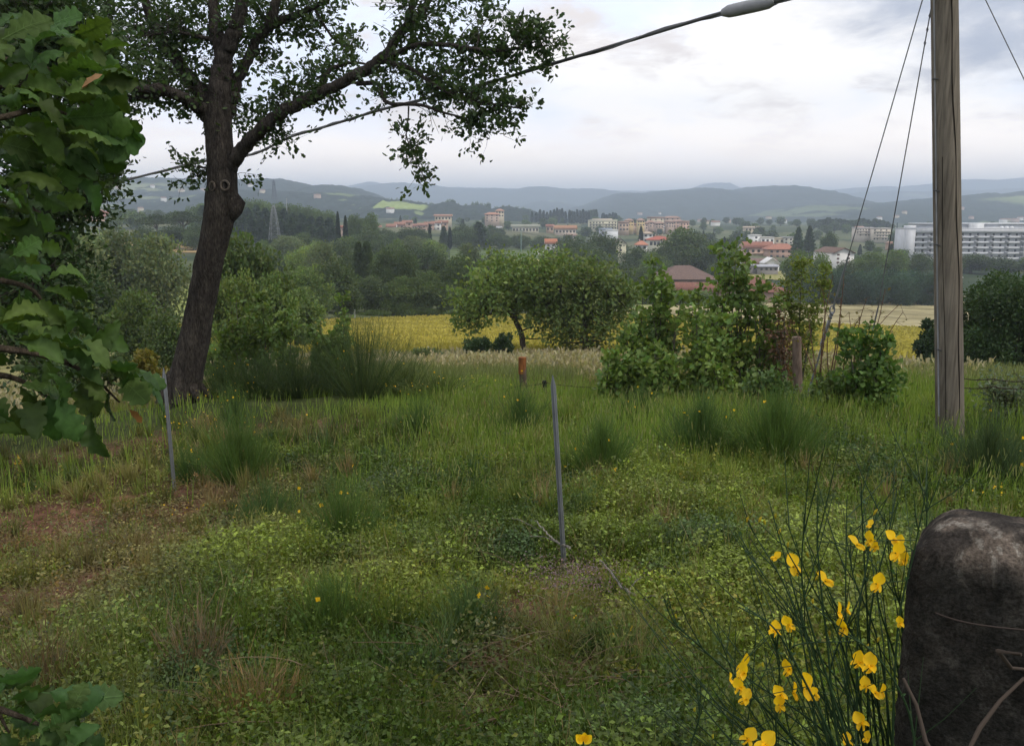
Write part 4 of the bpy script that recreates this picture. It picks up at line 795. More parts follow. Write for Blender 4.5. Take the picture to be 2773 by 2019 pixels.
CL = [(480, 20, 90, 40, 16.8, .9, 26), (520, 70, 70, 45, 16.6, .8, 18), (620, 20, 90, 35, 17.1, .9, 22), (700, 60, 60, 28, 17.2, .6, 9), (560, 110, 50, 40, 16.9, .6, 12), (740, 0, 60, 14, 17.2, .5, 6), (640, 60, 60, 30, 17, .6, 10),
      (410, 130, 60, 60, 17.1, .9, 16), (445, 190, 45, 40, 16.8, .7, 14), (380, 170, 60, 40, 16.4, .8, 13), (310, 150, 70, 40, 16.0, .8, 14), (250, 140, 60, 45, 15.6, .8, 13), (240, 215, 60, 20, 15.6, .5, 8), (330, 205, 50, 16, 15.9, .4, 6), (290, 225, 22, 14, 15.7, .3, 4),
      (330, 50, 80, 50, 17.2, .9, 17), (240, 60, 60, 50, 16.6, .9, 13), (400, 30, 60, 40, 17.0, .9, 15), (280, 0, 80, 30, 16.9, .8, 11), (440, 100, 50, 40, 16.8, .6, 12), (415, 245, 28, 22, 16.4, .3, 5), (378, 215, 20, 10, 16.1, .3, 3),
      (545, 240, 42, 24, 16.4, .5, 9), (600, 262, 40, 16, 16.2, .4, 7), (520, 215, 20, 20, 16.7, .3, 4), (535, 270, 26, 14, 16.4, .3, 4), (625, 310, 34, 14, 16.1, .3, 5), (560, 306, 18, 14, 16.3, .3, 3),
      (660, 170, 48, 36, 16.0, .5, 13), (700, 190, 30, 30, 15.9, .4, 7), (760, 145, 60, 22, 16.2, .5, 11), (785, 105, 28, 20, 16.9, .4, 6), (740, 215, 26, 14, 15.8, .3, 4), (640, 215, 30, 16, 16, .3, 5), (770, 250, 8, 8, 15.7, .1, 1),
      (850, 140, 40, 24, 15.6, .5, 6), (905, 40, 50, 40, 15.5, .7, 10), (960, 30, 60, 40, 15.5, .8, 15), (1030, 20, 70, 30, 15.3, .8, 15), (1090, 15, 40, 16, 15.1, .5, 7), (960, 90, 60, 30, 15.3, .7, 13), (1040, 95, 60, 26, 15.0, .7, 13), (1110, 60, 40, 14, 14.9, .5, 4),
      (1165, 75, 50, 26, 14.7, .5, 13), (1225, 90, 36, 22, 14.6, .4, 8), (1150, 130, 55, 20, 14.7, .5, 10), (1090, 150, 50, 26, 14.9, .5, 8), (1190, 60, 40, 14, 14.6, .3, 5), (1230, 130, 20, 12, 14.6, .2, 3),
      (920, 160, 60, 34, 15.3, .7, 14), (985, 170, 60, 34, 15.0, .7, 17), (1030, 210, 70, 30, 14.9, .7, 18), (1090, 235, 60, 32, 14.7, .6, 18), (1110, 275, 50, 24, 14.7, .5, 12), (1040, 270, 50, 22, 14.8, .5, 9), (1150, 235, 28, 18, 14.6, .3, 6), (975, 240, 40, 20, 15, .4, 5), (860, 190, 36, 20, 15.5, .4, 7), (870, 215, 34, 16, 15.3, .3, 5),
      (893, 302, 22, 12, 15, .2, 4), (920, 322, 20, 20, 15, .2, 5), (912, 352, 18, 14, 15, .2, 4), (932, 385, 18, 18, 14.9, .2, 5), (1050, 150, 50, 30, 15, .6, 10),
      (410, 372, 26, 14, 16.4, .3, 5), (425, 398, 18, 14, 16.4, .2, 4), (402, 400, 10, 8, 16.4, .1, 1), (548, 386, 12, 4, 16.5, .1, 1)]
SK2 = np.concatenate([SK, np.array([D(470, 375, 16.4), D(520, 390, 16.5)])])
tw, lf = twig_crown([(a, b, c, d, e + .25, f, max(1, int(g * (.88 if a < 830 else .66)))) for a, b, c, d, e, f, g in CL], SK2, 8, .100, OAKLEAF, (.036, .062, .018), tufts=5, tuft=.125)
oakpart(tw, 'twigs', 'twig'); oakpart(lf, 'crown', 'leaf', smooth=False)
# bare thin twigs
for a, b, n in [((300, 100), (280, 70), 7), ((400, 95), (370, 60), 7), ((930, 30), (845, 25), 8), ((870, 120), (840, 75), 2), ((1000, 240), (990, 290), 3), ((760, 60), (720, 100), 3)]:
    for i in range(n):
        tw = MB(); k = np.argmin(((SK - np.array(D(*a, 16.2))) ** 2).sum(1) + rng.uniform(0, .3, len(SK))); p0 = SK[k]; p1 = np.array(D(b[0] + rng.uniform(-35, 35), b[1] + rng.uniform(-30, 30), p0[1])); tw.tube([p0, (p0 + p1) / 2 + rng.normal(size=3) * .1, p1], [.009, .006, .002], 4, (.07, .06, .055)); oakpart(tw, 'bare_twig', 'twig')
def scar(dx, dy, Yf, r, tilt):
    mb = MB(); c = np.array(D(dx, dy, Yf)); th = np.linspace(0, 2 * math.pi, 19); n = np.array([math.sin(tilt), -math.cos(tilt), 0]); u = np.array([math.cos(tilt), math.sin(tilt), 0]); v = np.array([0, 0, 1.0])
    mb.tube([c + r * (math.cos(t) * u + math.sin(t) * v * 1.1) for t in th], r * .26, 8, (.12, .10, .082), cap=False)
    mb.add([c - n * .02 + r * .8 * (math.cos(t) * u + math.sin(t) * v * 1.1) for t in th[:-1]], [tuple(range(18))], (.02, .016, .013)); mb.F[-1] = (mb.F[-1][0], mb.F[-1][1], mb.F[-1][2])
    oakpart(mb, 'branch_scar', 'bark')
scar(498, 410, 16.22, .075, 0); scar(470, 412, 16.24, .07, -.6); scar(521, 448, 16.45, .10, 1.2)
mb = MB(); c = np.array(D(512, 452, 16.5)); mb.tube([c + np.array([-.05, 0, -.3]), c + np.array([.05, -.02, -.1]), c + np.array([.1, -.02, .02]), c + np.array([.03, 0, .25])], [.08, .16, .17, .06], 12, TB); oakpart(mb, 'burl', 'bark')

# ================================================================== DARK OAK ON THE LEFT
def leafy(name, label, cat, basepos, skeleton, widths, clusters, leafn, leafsize, lt, base, group=None, tufts=6, tuft=.16, stemcol=BARK, r0=.012, mleaf='leaf', crown='crown', stem='trunk'):
    root = empty(name, basepos, label, cat, group); B = np.array(basepos); tk = MB(); sk = []
    for pts, ws in zip(skeleton, widths):
        p = path3(pts); tk.tube(p, rad(ws, np.mean([q[2] for q in pts])), 10, stemcol); sk.append(p)
    tw, lf = twig_crown(clusters, np.concatenate(sk), leafn, leafsize, lt, base, r0=r0, tufts=tufts, tuft=tuft)
    for mb, nm, m in ((tk, stem, 'bark'), (tw, 'twigs', 'twig'), (lf, crown, mleaf)):
        mb.V = [v - B for v in mb.V]; mb.build(nm, M[m], root)
    return root
cl = [(-80, 40, 140, 70, 12.5, 1.6, 26), (60, 30, 110, 50, 12.5, 1.6, 34), (150, 40, 70, 45, 12.6, 1.2, 20), (190, 90, 34, 40, 12.4, .7, 12), (100, 110, 90, 45, 12.3, 1.3, 26), (20, 120, 90, 60, 12.2, 1.3, 22), (160, 150, 50, 30, 12.3, .9, 12),
      (60, 200, 110, 60, 12, 1.3, 24), (180, 260, 52, 40, 12, .8, 18), (195, 320, 36, 40, 12, .6, 12), (150, 350, 60, 40, 12, 1, 16), (60, 320, 100, 60, 12, 1.3, 22), (200, 395, 22, 12, 12, .4, 5), (170, 430, 45, 20, 12, .6, 8), (90, 440, 80, 50, 12, 1, 18), (145, 480, 26, 26, 12, .5, 7),
      (70, 540, 80, 60, 11.8, 1, 18), (120, 590, 46, 50, 11.7, .8, 14), (60, 640, 80, 50, 11.6, 1, 16), (130, 680, 44, 40, 11.5, .7, 8), (-40, 250, 90, 200, 12, 1.6, 30), (-40, 560, 90, 140, 12, 1.4, 24), (20, 40, 80, 60, 12, 1, 20), (100, 70, 80, 40, 11.8, 1, 18), (40, 760, 60, 60, 11.5, .9, 10), (110, 780, 40, 40, 11.5, .7, 7)]
gb_ = G(-90, 12.5)
leafy('oak_tree', 'dense dark oak filling the edge of the view behind the large near leaves', 'tree', gb_, [[(-190, 980, 12.5), (-150, 700, 12.4), (-120, 400, 12.3), (-60, 150, 12.3), (0, 20, 12.3), (60, -60, 12.3)], [(-130, 450, 12.3), (-20, 280, 12.2), (60, 150, 12.2), (150, 60, 12.3), (215, 140, 12.6)], [(-150, 700, 12.4), (-40, 540, 12.1), (80, 440, 12), (170, 420, 12)], [(-160, 820, 12.4), (-40, 740, 11.8), (70, 660, 11.6), (130, 600, 11.6)]],
      [[120, 100, 80, 60, 40, 20], [46, 34, 24, 12, 4], [40, 26, 14, 5], [34, 22, 12, 4]], cl, 10, .085, OAKLEAF, (.032, .056, .018), tufts=8, tuft=.17)

# near oak branches with big lobed leaves
def lobed(curl=.2, fold=.05, tw=0.0):
    half = [(0, 0), (.06, .05), (.14, .10), (.19, .15), (.15, .20), (.17, .25), (.29, .31), (.33, .38), (.26, .43), (.23, .48), (.36, .55), (.42, .62), (.35, .68), (.27, .72), (.34, .78), (.32, .85), (.22, .885), (.18, .92), (.12, .985), (0, 1.0)]
    v = []; f = []
    for i, (x, y) in enumerate(half):   # midrib, half-way and edge points, both sides
        cz = -curl * (y - .4) ** 2 * 2.2; e = .07 * math.sin(i * 2.3 + tw * 5) + fold
        v += [(0, y, cz - .03), (x * .55, y + .02, cz + .05 * x + .015), (x, y, cz + e * x * 2.2), (-x * .55, y + .02, cz + .05 * x + .015), (-x, y, cz + e * x * 2.0)]
    for i in range(len(half) - 1):
        a, b = 5 * i, 5 * i + 5; f += [(a, a + 1, b + 1, b), (a + 1, a + 2, b + 2, b + 1), (a + 3, a, b, b + 3), (a + 4, a + 3, b + 3, b + 4)]
    v += [(-.012, -.16, -.02), (.012, -.16, -.02), (.008, 0, -.02), (-.008, 0, -.02)]; k = len(v); f.append((k - 4, k - 3, k - 2, k - 1))
    return v, f
LOBS = [lobed(.16, .06, 0), lobed(.42, .22, 1), lobed(.28, -.10, 2), lobed(.60, .12, 3)]; LOBED = LOBS[0]
def veins():
    v = []; f = []
    def q(a, b, w0, w1):
        for z in (.013, -.030):
            k = len(v); d = np.array(b) - np.array(a); nx = np.array([-d[1], d[0]]) / np.hypot(*d)
            for p, w_ in ((a, w0), (b, w1)):
                for sg in (-1, 1): x_, y_ = p[0] + nx[0] * w_ * sg, p[1] + nx[1] * w_ * sg; v.append((x_, y_, -.20 * (y_ - .5) ** 2 + .05 * abs(x_) + z))
            f.append((k, k + 1, k + 3, k + 2))
    q((0, .0), (0, .5), .012, .009); q((0, .5), (0, .97), .009, .003)
    for y0, x1, y1 in ((.14, .26, .31), (.30, .34, .55), (.46, .36, .66), (.60, .30, .82)): q((0, y0), (x1, y1), .006, .002); q((0, y0), (-x1, y1), .006, .002)
    return v, f
VEINS = veins()
NB = np.array([-2.6, 1.5, -2.05]); NO = empty('oak_tree', NB, 'oak whose large lobed leaves hang close at the edge of the view', 'tree')
tk = MB(); tk.tube([(-2.6, 1.5, -2.2), (-2.55, 1.5, -.8), (-2.5, 1.55, .6), (-2.3, 1.6, 2.0)], [.16, .14, .12, .09], 12, BARK)
def near_spray(pts, n, size, cluster_r, seed, tint, ydown=.1):
    p = path3(pts, 8); tk.tube(p, np.linspace(.011, .002, len(p)), 7, (.09, .07, .05)); pos = []; ax = []; n = int(n * .72); size = size * .80; cluster_r = cluster_r * 1.2
    for i in range(n):
        u = rng.uniform(.12, 1) ** .7; k = min(len(p) - 2, int(u * (len(p) - 1))); t = p[k + 1] - p[k]; t /= np.linalg.norm(t) + 1e-9
        s = rng.normal(size=3); s -= s.dot(t) * t; s /= np.linalg.norm(s); e = p[k] + s * rng.uniform(.01, cluster_r)
        pos.append(e); ax.append(t * .9 + s * .75 + np.array([.15, -.1, -ydown]) + rng.normal(size=3) * .25)
    roll = np.cross(np.array(ax), rng.normal(size=(n, 3)) * .6 + np.array([0, -.55, .85])) ; roll = np.cross(roll, np.array(ax))
    c = jit(n, tint, .4, .12)
    pos, ax = np.array(pos), np.array(ax); ro = rollfix(ax, n); sz = rng.uniform(.75, 1.2, n) * size
    for q_, lb_ in enumerate(LOBS):
        kk = np.arange(n) % 4 == q_; nb.scatter(*lb_, pos[kk], ax[kk], np.stack([sz[kk] * rng.uniform(.6, 1.0, kk.sum()), sz[kk], sz[kk]], -1), c[kk], roll=ro[kk])
        if q_ == 0: nb.scatter(*VEINS, pos[kk], ax[kk], sz[kk], c[kk] * 1.5 + .01, roll=ro[kk])
def rollfix(ax, n):
    # helper vector whose cross with the leaf axis keeps the blade facing up and towards the light
    up = rng.normal(size=(n, 3)) * .75 + np.array([.1, -.6, .8]); x = np.cross(up, ax); return np.cross(x, ax) * -1 + 0 * up
nb = MB(); GL = (.052, .094, .020)
for args in [([(-330, 180, 1.7), (-150, 200, 1.8), (0, 190, 1.9), (120, 200, 1.95), (215, 238, 2.0)], 44, .115, .10, 1, GL),
             ([(-330, 300, 1.6), (-150, 280, 1.7), (0, 260, 1.8), (100, 240, 1.9), (190, 270, 1.95)], 40, .11, .10, 2, GL),
             ([(-330, 420, 1.7), (-150, 350, 1.8), (0, 320, 1.9), (100, 320, 1.95), (170, 360, 2.0)], 40, .11, .09, 3, GL),
             ([(-330, 480, 1.8), (-100, 470, 1.9), (30, 450, 2.0), (90, 470, 2.0)], 24, .10, .09, 4, GL),
             ([(-330, 560, 1.6), (-120, 600, 1.7), (0, 620, 1.8), (70, 640, 1.85), (110, 690, 1.9)], 30, .10, .07, 5, (.055, .10, .022)),
             ([(-330, 700, 1.5), (-120, 760, 1.6), (0, 770, 1.7), (110, 790, 1.75), (200, 830, 1.8), (265, 890, 1.82)], 44, .105, .075, 6, (.060, .105, .024)),
             ([(-330, 850, 1.6), (-120, 850, 1.7), (0, 830, 1.75), (80, 860, 1.8), (130, 900, 1.8)], 22, .10, .07, 7, (.052, .09, .024)),
             ([(-330, 1480, 1.4), (-120, 1540, 1.5), (0, 1570, 1.55), (80, 1600, 1.6), (180, 1640, 1.6)], 26, .11, .06, 8, (.045, .085, .022)),
             ([(-200, 1760, 1.4), (0, 1720, 1.5), (120, 1690, 1.55), (200, 1620, 1.6)], 18, .11, .05, 9, (.045, .085, .022)),
             ([(-330, 960, 1.6), (-120, 980, 1.7), (-20, 985, 1.75)], 8, .085, .04, 10, GL), ([(-330, 60, 1.8), (-120, 110, 1.9), (0, 130, 2.0), (80, 140, 2.1), (130, 165, 2.1)], 30, .10, .10, 11, GL), ([(-330, 540, 2.0), (-120, 520, 2.1), (0, 520, 2.1), (60, 540, 2.1)], 24, .10, .10, 12, GL), ([(-330, 1400, 1.5), (-120, 1500, 1.55), (-20, 1560, 1.6), (20, 1620, 1.6)], 18, .10, .07, 13, (.045, .085, .022))]: near_spray(*args)
for dx, dy, s, c in [(180, 195, .05, (.30, .17, .08)), (285, 905, .04, (.22, .10, .03)), (172, 203, .025, (.26, .15, .07))]:
    p = np.array([D(dx, dy, 1.85)]); nb.scatter(*OAKLEAF, p, np.array([[.5, .1, -.6 if dy > 500 else .4]]), np.array([[s * .8, s, s * 1.5]]), c, roll=np.array([[.2, -.6, .9]]))
for mb, nm, m in ((tk, 'branches', 'bark'), (nb, 'foliage', 'bigleaf')):
    mb.V = [v - NB for v in mb.V]; mb.build(nm, M[m], NO, smooth=True)

# ================================================================== WALNUTS AND SHRUBS OF THE MIDDLE GROUND
def shrubclusters(dx, dytop, dybot, w, Y, n, dY, m=7, prof=None):
    out = []
    for i in range(m):
        t = (i + .5) / m; cy_ = dybot + (dytop - dybot) * t; ww = w / 2 * (prof(t) if prof else math.sin(min(1, t * .9 + .15) * math.pi) ** .5)
        out.append((dx, cy_, ww * .9, abs(dybot - dytop) / m * .75, Y, dY, max(2, int(n / m * (.5 + .5 * ww / (w / 2))))))
    return out
wn = G(523, 58)
leafy('walnut_tree', 'spreading walnut with low arching bough at the wheat edge, rusty post before it', 'tree', wn,
      [[(1160, 790, 58), (1155, 740, 58), (1140, 700, 58), (1150, 650, 58.5), (1170, 600, 59)], [(1140, 705, 58), (1110, 690, 57.5), (1070, 700, 57), (1040, 712, 57)], [(1148, 690, 58), (1190, 650, 58), (1220, 620, 58)], [(1143, 695, 58), (1105, 650, 58), (1080, 620, 58)]],
      [[15, 12, 10, 8, 5], [6, 5, 4, 2], [7, 5, 3], [6, 4, 2]],
      [(1100, 622, 55, 32, 58, 2.6, 20), (1150, 603, 60, 26, 58, 2.6, 20), (1055, 662, 44, 24, 57.5, 2, 15), (1028, 698, 22, 18, 57, 1.2, 8), (1120, 650, 60, 26, 58, 2.6, 20), (1200, 635, 60, 34, 58, 2.6, 20), (1185, 680, 44, 26, 58, 2.4, 12), (1235, 600, 40, 24, 58.5, 2, 11), (1225, 715, 34, 30, 58, 2, 9), (1240, 675, 40, 34, 58, 2, 12)],
      9, .30, LEAF, (.125, .175, .045), tufts=7, tuft=.50, r0=.05)
wn = G(577, 56)
leafy('walnut_tree', 'second walnut with grey-brown trunk, crown joined to the first one', 'tree', wn,
      [[(1296, 790, 56), (1296, 740, 56), (1290, 690, 56), (1300, 630, 56)], [(1292, 710, 56), (1260, 680, 56), (1240, 660, 56)], [(1292, 700, 56), (1330, 670, 56), (1360, 650, 56)]], [[14, 12, 9, 5], [6, 4, 2], [6, 4, 2]],
      [(1290, 610, 56, 26, 56, 2.4, 20), (1330, 640, 50, 34, 56, 2.4, 19), (1270, 650, 50, 36, 56, 2.4, 18), (1355, 690, 34, 36, 56, 1.8, 13), (1290, 695, 50, 32, 56, 2.2, 15), (1250, 740, 34, 26, 56, 2, 9), (1335, 740, 30, 24, 56, 2, 7), (1375, 640, 30, 24, 56, 1.4, 9), (1385, 700, 24, 24, 56, 1.2, 5)],
      9, .29, LEAF, (.125, .172, .045), tufts=7, tuft=.45, r0=.05)
gsap = 'young poplar saplings by the fence'
POPLEAF = ([(0, 0, 0), (-.42, .28, .05), (-.36, .55, .02), (0, 1, -.06), (.36, .55, .02), (.42, .28, .05)], [(0, 5, 4), (0, 4, 3), (0, 3, 2), (0, 2, 1)])
def sapling(dx, dytop, dybase, Y, w, label, n=26, base=(.13, .19, .045), ls=.115, group=gsap, name='poplar_sapling', lean=0, stems=3, leafn=3, cat='sapling', lt=POPLEAF):
    g = G(dx * K, Y); root = empty(name, g, label, cat, group); B = np.array(g); st = MB(); sk = []; H = zat(dytop * K, Y) - g[2]
    for s in range(stems):
        a = rng.uniform(-.5, .5) * w * K / F * Y * .8; h = H * (1 if s == 0 else rng.uniform(.62, .97)); e = np.array([a if s else lean, rng.uniform(-.3, .3), h])
        t = np.linspace(0, 1, 10)[:, None]; p = t * e + (1 - t) * t * np.array([a * -.3, 0, 0]); st.tube(p, np.linspace(.022, .004, 10), 5, (.10, .09, .07), cap=False); sk.append(p)
    sk = np.concatenate(sk); P_ = []; A_ = []
    for i in range(n * stems):
        k = rng.integers(2, len(sk)); c = sk[k]; fr = c[2] / H; d = rng.normal(size=3); d[2] = abs(d[2]) * .9; d /= np.linalg.norm(d); L_ = (1.05 - .6 * fr) * w * K / F * Y * .5 * rng.uniform(.25, 1)
        e = c + d * L_; st.tube([c, (c + e) / 2 - np.array([0, 0, .02]), e], [.006, .004, .002], 3, (.10, .085, .06), cap=False)
        for j in range(5):
            q = c + (e - c) * (.2 + .2 * j); P_.append(q + rng.normal(size=(leafn, 3)) * .055); A_.append(rng.normal(size=(leafn, 3)) * .8 + d * .5 + np.array([0, 0, -.15]))
    P_ = np.concatenate(P_); A_ = np.concatenate(A_); lf = MB().scatter(*lt, P_, A_, rng.uniform(.6, 1.2, len(P_)) * ls, leafcol(len(P_), np.arange(len(P_)) // 15, base))
    st.build('stems', M['twig'], root); lf.build('foliage', M['leaf'], root); return root
for a in [(1440, 580, 860, 16.5, 90, 'slender young poplar with a narrow leafy tip left of the red shed'), (1480, 650, 865, 16, 110, 'bushy young poplar between the two tallest saplings'), (1615, 535, 860, 16.5, 110, 'tallest young poplar, its tip above the red shed roof'),
          (1680, 640, 865, 16, 100, 'broad young poplar just left of the yellow-green robinia'), (1540, 690, 870, 15.6, 130, 'low leafy poplar filling the gap under the tall ones'), (1385, 730, 870, 15.8, 110, 'low poplar at the walnut end of the thicket'),
          (1345, 790, 880, 15.5, 90, 'lowest poplar shoot spreading over the dry grass'), (1415, 640, 860, 16.8, 80, 'young poplar left of the slender one, against the walnut edge'), (1460, 600, 860, 16.3, 70, 'young poplar right beside the slender one, nearly as tall'), (1585, 560, 860, 16.8, 80, 'second tallest young poplar, before the brown barn roof'), (1640, 590, 860, 16.3, 80, 'young poplar leaning away from the tallest one'), (1545, 640, 860, 16.6, 80, 'middling young poplar in the gap below the brown barn'), (1710, 670, 865, 16.2, 70, 'narrow young poplar touching the robinia'), (1600, 760, 875, 15.2, 130, 'dense low poplar shoot in the middle of the thicket'), (1450, 770, 872, 15.1, 110, 'leafy poplar shoot in front of the slender one')]: sapling(a[0], a[1], a[2], a[3], a[4] * 1.1, a[5], n=20, ls=.105, leafn=2, stems=4)
gs2 = 'young poplar saplings right of the big oak'
for a in [(540, 660, 850, 19, 90, 'leafy sapling nearest the oak trunk, before the wheat'), (600, 680, 860, 19, 90, 'second sapling from the oak trunk, rising over the broom'), (640, 700, 860, 18.5, 60, 'narrow sapling at the edge of the wheat view'), (715, 710, 850, 18.5, 46, 'thin sapling tip standing alone before the wheat'), (760, 665, 860, 18.5, 60, 'sapling with a tufted tip behind the big broom'), (740, 760, 870, 18, 90, 'low sapling bush beside the big broom'), (500, 740, 860, 18.6, 70, 'low sapling bush behind the oak trunk foot')]:
    sapling(a[0], a[1], a[2], a[3], a[4] * 1.2, a[5], n=26, ls=.10, group=gs2)
sapling(1770, 588, 860, 16, 110, 'yellow-green young robinia with feathery leaves', 46, (.16, .20, .040), .07, 'robinia', 'robinia_sapling', leafn=6, lt=LEAF)
sapling(1740, 700, 870, 15.5, 90, 'reddish-leaved shrub around the old wooden post', 18, (.13, .075, .045), .07, 'fence shrubs', 'shrub', leafn=3, cat='shrub', lt=LEAF)
sapling(1905, 740, 905, 12.5, 150, 'bright green elm-like shrub by the guy wires', 26, (.095, .17, .034), .085, 'fence shrubs', 'shrub', stems=4, leafn=4, cat='shrub')
sapling(1960, 800, 915, 12.2, 130, 'leafy shrub spreading low left of the wooden pole', 18, (.095, .16, .034), .08, 'fence shrubs', 'shrub', stems=4, leafn=4, cat='shrub')
sapling(1850, 850, 920, 12.6, 150, 'low leafy growth at the foot of the guy anchor', 30, (.085, .13, .034), .07, 'fence shrubs', 'shrub', stems=4, leafn=4, cat='shrub')
sapling(1700, 830, 905, 13.5, 170, 'low leafy growth under the robinia', 26, (.075, .12, .034), .075, 'fence shrubs', 'shrub', stems=4, leafn=4, cat='shrub')
sapling(2230, 850, 960, 11.5, 200, 'grey-green scrub at the wooden pole foot, beyond the wire', 26, (.10, .125, .07), .06, 'fence shrubs', 'shrub', stems=5, leafn=4, cat='shrub', lt=LEAF)
# thin bare shoots by the guy wires
root = empty('bare_shrub', G(832, 13.2), 'thin bare reddish shoots standing between guy wires', 'shrub'); B = np.array(root.location); mb = MB(); lf = []
for a, b in [((1830, 900), (1862, 660)), ((1815, 905), (1790, 700)), ((1865, 900), (1880, 690)), ((1900, 850), (1960, 640)), ((1915, 850), (1935, 690)), ((1880, 860), (1990, 675)), ((1870, 880), (1905, 700)), ((1845, 890), (1838, 720)), ((1820, 880), (1760, 730)), ((1930, 850), (2000, 690)), ((1800, 900), (1822, 640)), ((1890, 870), (1920, 660)), ((1835, 880), (1940, 735)), ((1826, 890), (1870, 600)), ((1820, 890), (1845, 610))]:
    p0 = np.array(D(a[0], a[1], 13.2 + rng.uniform(-.3, .3))); p1 = np.array(D(b[0], b[1], 13.2 + rng.uniform(-.5, .5))); t = np.linspace(0, 1, 8)[:, None]; p = p0 + (p1 - p0) * t + rng.normal(size=3) * .12 * t * (1 - t) * 2
    mb.tube(p, np.linspace(.012, .004, 8), 5, (.13, .075, .05), cap=False)
    for k in range(2, 8):
        for j in range(2):
            d = rng.normal(size=3); e = p[k] + d * .06; mb.tube([p[k], e], [.004, .002], 3, (.12, .08, .05), cap=False); lf.append(e)
lf = np.array(lf); fm = MB().scatter(*LEAF, lf, rng.normal(size=lf.shape), rng.uniform(.03, .07, len(lf)), leafcol(len(lf), np.arange(len(lf)), (.13, .11, .035)))
for q, nm, m in ((mb, 'stems', 'twig'), (fm, 'foliage', 'leaf')): q.V = [v - B for v in q.V]; q.build(nm, M[m], root)
# big dark thicket right of the pole
def thicket(label, px, top, Y, wpx, n, base, ls=.16, d=1.6, name='bush'):
    g = G(px, Y); H = zat(top, Y) - g[2]; W = wpx / F * Y / 2; m = 30; bl = []
    for i in range(m):
        a = rng.uniform(0, 6.28); r = rng.uniform(.2, .8); z = rng.uniform(.12, .86); s = rng.uniform(.18, .3) * W; k = math.sqrt(max(.1, 1 - (z - .3) ** 2 / .6)); bl.append((math.cos(a) * r * W * k, math.sin(a) * r * d * k, z * H, s, s, min(s * 1.1, (1 - z) * H + .1)))
    p, dd, k = crown_pts(bl, n, .5); root = empty(name, g, label, 'bush'); p[:, 2] = np.abs(p[:, 2])
    MB().scatter(*LEAF, p, dd * .5 + rng.normal(size=(n, 3)) * .7 + np.array([0, 0, .35]), rng.uniform(.6, 1.3, n) * ls, leafcol(n, k, base)).build('foliage', M['leaf'], root)
    st = MB()
    for b in bl[:20]: st.tube([(b[0] * .2, b[1] * .2, 0), (b[0] * .7, b[1] * .7, b[2] * .6), (b[0], b[1], b[2] + b[5])], [.05, .03, .008], 5, BARK, cap=False)
    st.build('stems', M['bark'], root); return root
thicket('large dark green bush behind the wire fence, right of the pole', 1004, 258, 38, 150, 42000, (.046, .080, .026), .15, 2.4)
thicket('tall dark bush at the far side, its leafy tip beside the pole', 975, 285, 41, 60, 12000, (.050, .085, .026), .15, 1.4)
thicket('dark leafy bush just left of the wooden pole by the wheat', 932, 314, 36, 42, 9000, (.036, .062, .028), .13, .9)
for a in [('low laurel-like bush under the walnut bough', 478, 338, 52, 36, 5000, (.042, .075, .028)), ('upright dark shoots right below the walnut trunk', 505, 332, 51, 28, 4000, (.040, .070, .026)), ('grey-green weeds at the wheat edge', 425, 350, 50, 50, 5000, (.12, .15, .06)),
          ('yellow-blooming scrub left of the oak trunk', 150, 345, 21, 52, 6000, (.17, .15, .03)), ('green scrub behind the oak trunk', 120, 352, 23, 60, 6000, (.07, .10, .03)), ('scrub bush behind the near leaves, under the hollow', 60, 350, 24, 80, 8000, (.06, .10, .03)),
          ('leafy scrub between oak trunk and saplings', 222, 340, 24, 50, 6000, (.07, .11, .035))]: thicket(a[0], *a[1:6], a[6], .09 if a[3] < 30 else .14, .9)

# ================================================================== POLE, WIRES, STAKES, FENCE
def rel(o, mb, name, m, smooth=True):
    B = np.array(o.location); mb.V = [v - B for v in mb.V]; return mb.build(name, M[m], o, smooth)
pb = np.array(D(2104, 952, 11)); pole = empty('utility_pole', pb, 'weathered wooden utility pole with a long vertical crack', 'pole')
pt = pb + (np.array(D(2092, 0, 11)) - pb) * 1.75
W_ = (.15, .128, .10); t = np.linspace(-.06, 1, 60)[:, None]; pp = pb + (pt - pb) * t
mb = MB(); rough_tube(mb, pp, np.interp(t[:, 0], [0, 1], [.168, .135]), 32, W_, .012, 3); rel(pole, mb, 'shaft', 'wood')
ax = (pt - pb) / np.linalg.norm(pt - pb); H_ = np.linalg.norm(pt - pb)
def onpole(h, ang, off=0.0): # ang 0 = towards camera, + to the right
    r = .168 + (.135 - .168) * h / H_; return pb + ax * h + np.array([math.sin(ang), -math.cos(ang), 0]) * (r + off)
mb = MB()
cr = [onpole(h, .18 + .16 * math.sin(h * .9) + .06 * math.sin(h * 4.1), -.004) for h in np.linspace(.15, H_ - .2, 60)]; mb.tube(cr, .0075 + .004 * np.abs(np.sin(np.arange(60) * .31)), 5, (.018, .014, .011)); rel(pole, mb, 'long_crack', 'twig')
mb = MB(); cr = [onpole(h, -.75 + .05 * math.sin(h * 2), -.003) for h in np.linspace(.1, 3.4, 30)]; mb.tube(cr, .006, 5, (.02, .016, .012)); rel(pole, mb, 'side_crack', 'twig')
mb = MB(); mb.tube([onpole(h, -1.25, .006) for h in np.linspace(.2, H_ - .3, 20)], .011, 7, (.22, .22, .22)); rel(pole, mb, 'earth_conduit', 'cable')
for h in (1.05, 2.35, 3.0, 4.3):
    mb = MB(); mb.tube([onpole(h + .01 * math.sin(q * 3), q, .014) for q in np.linspace(-1.5, -.95, 8)], .008, 5, (.07, .07, .07)); rel(pole, mb, 'cable_clip', 'steel')
top = lambda dx, dy: np.array(D(dx, dy, 11.0))
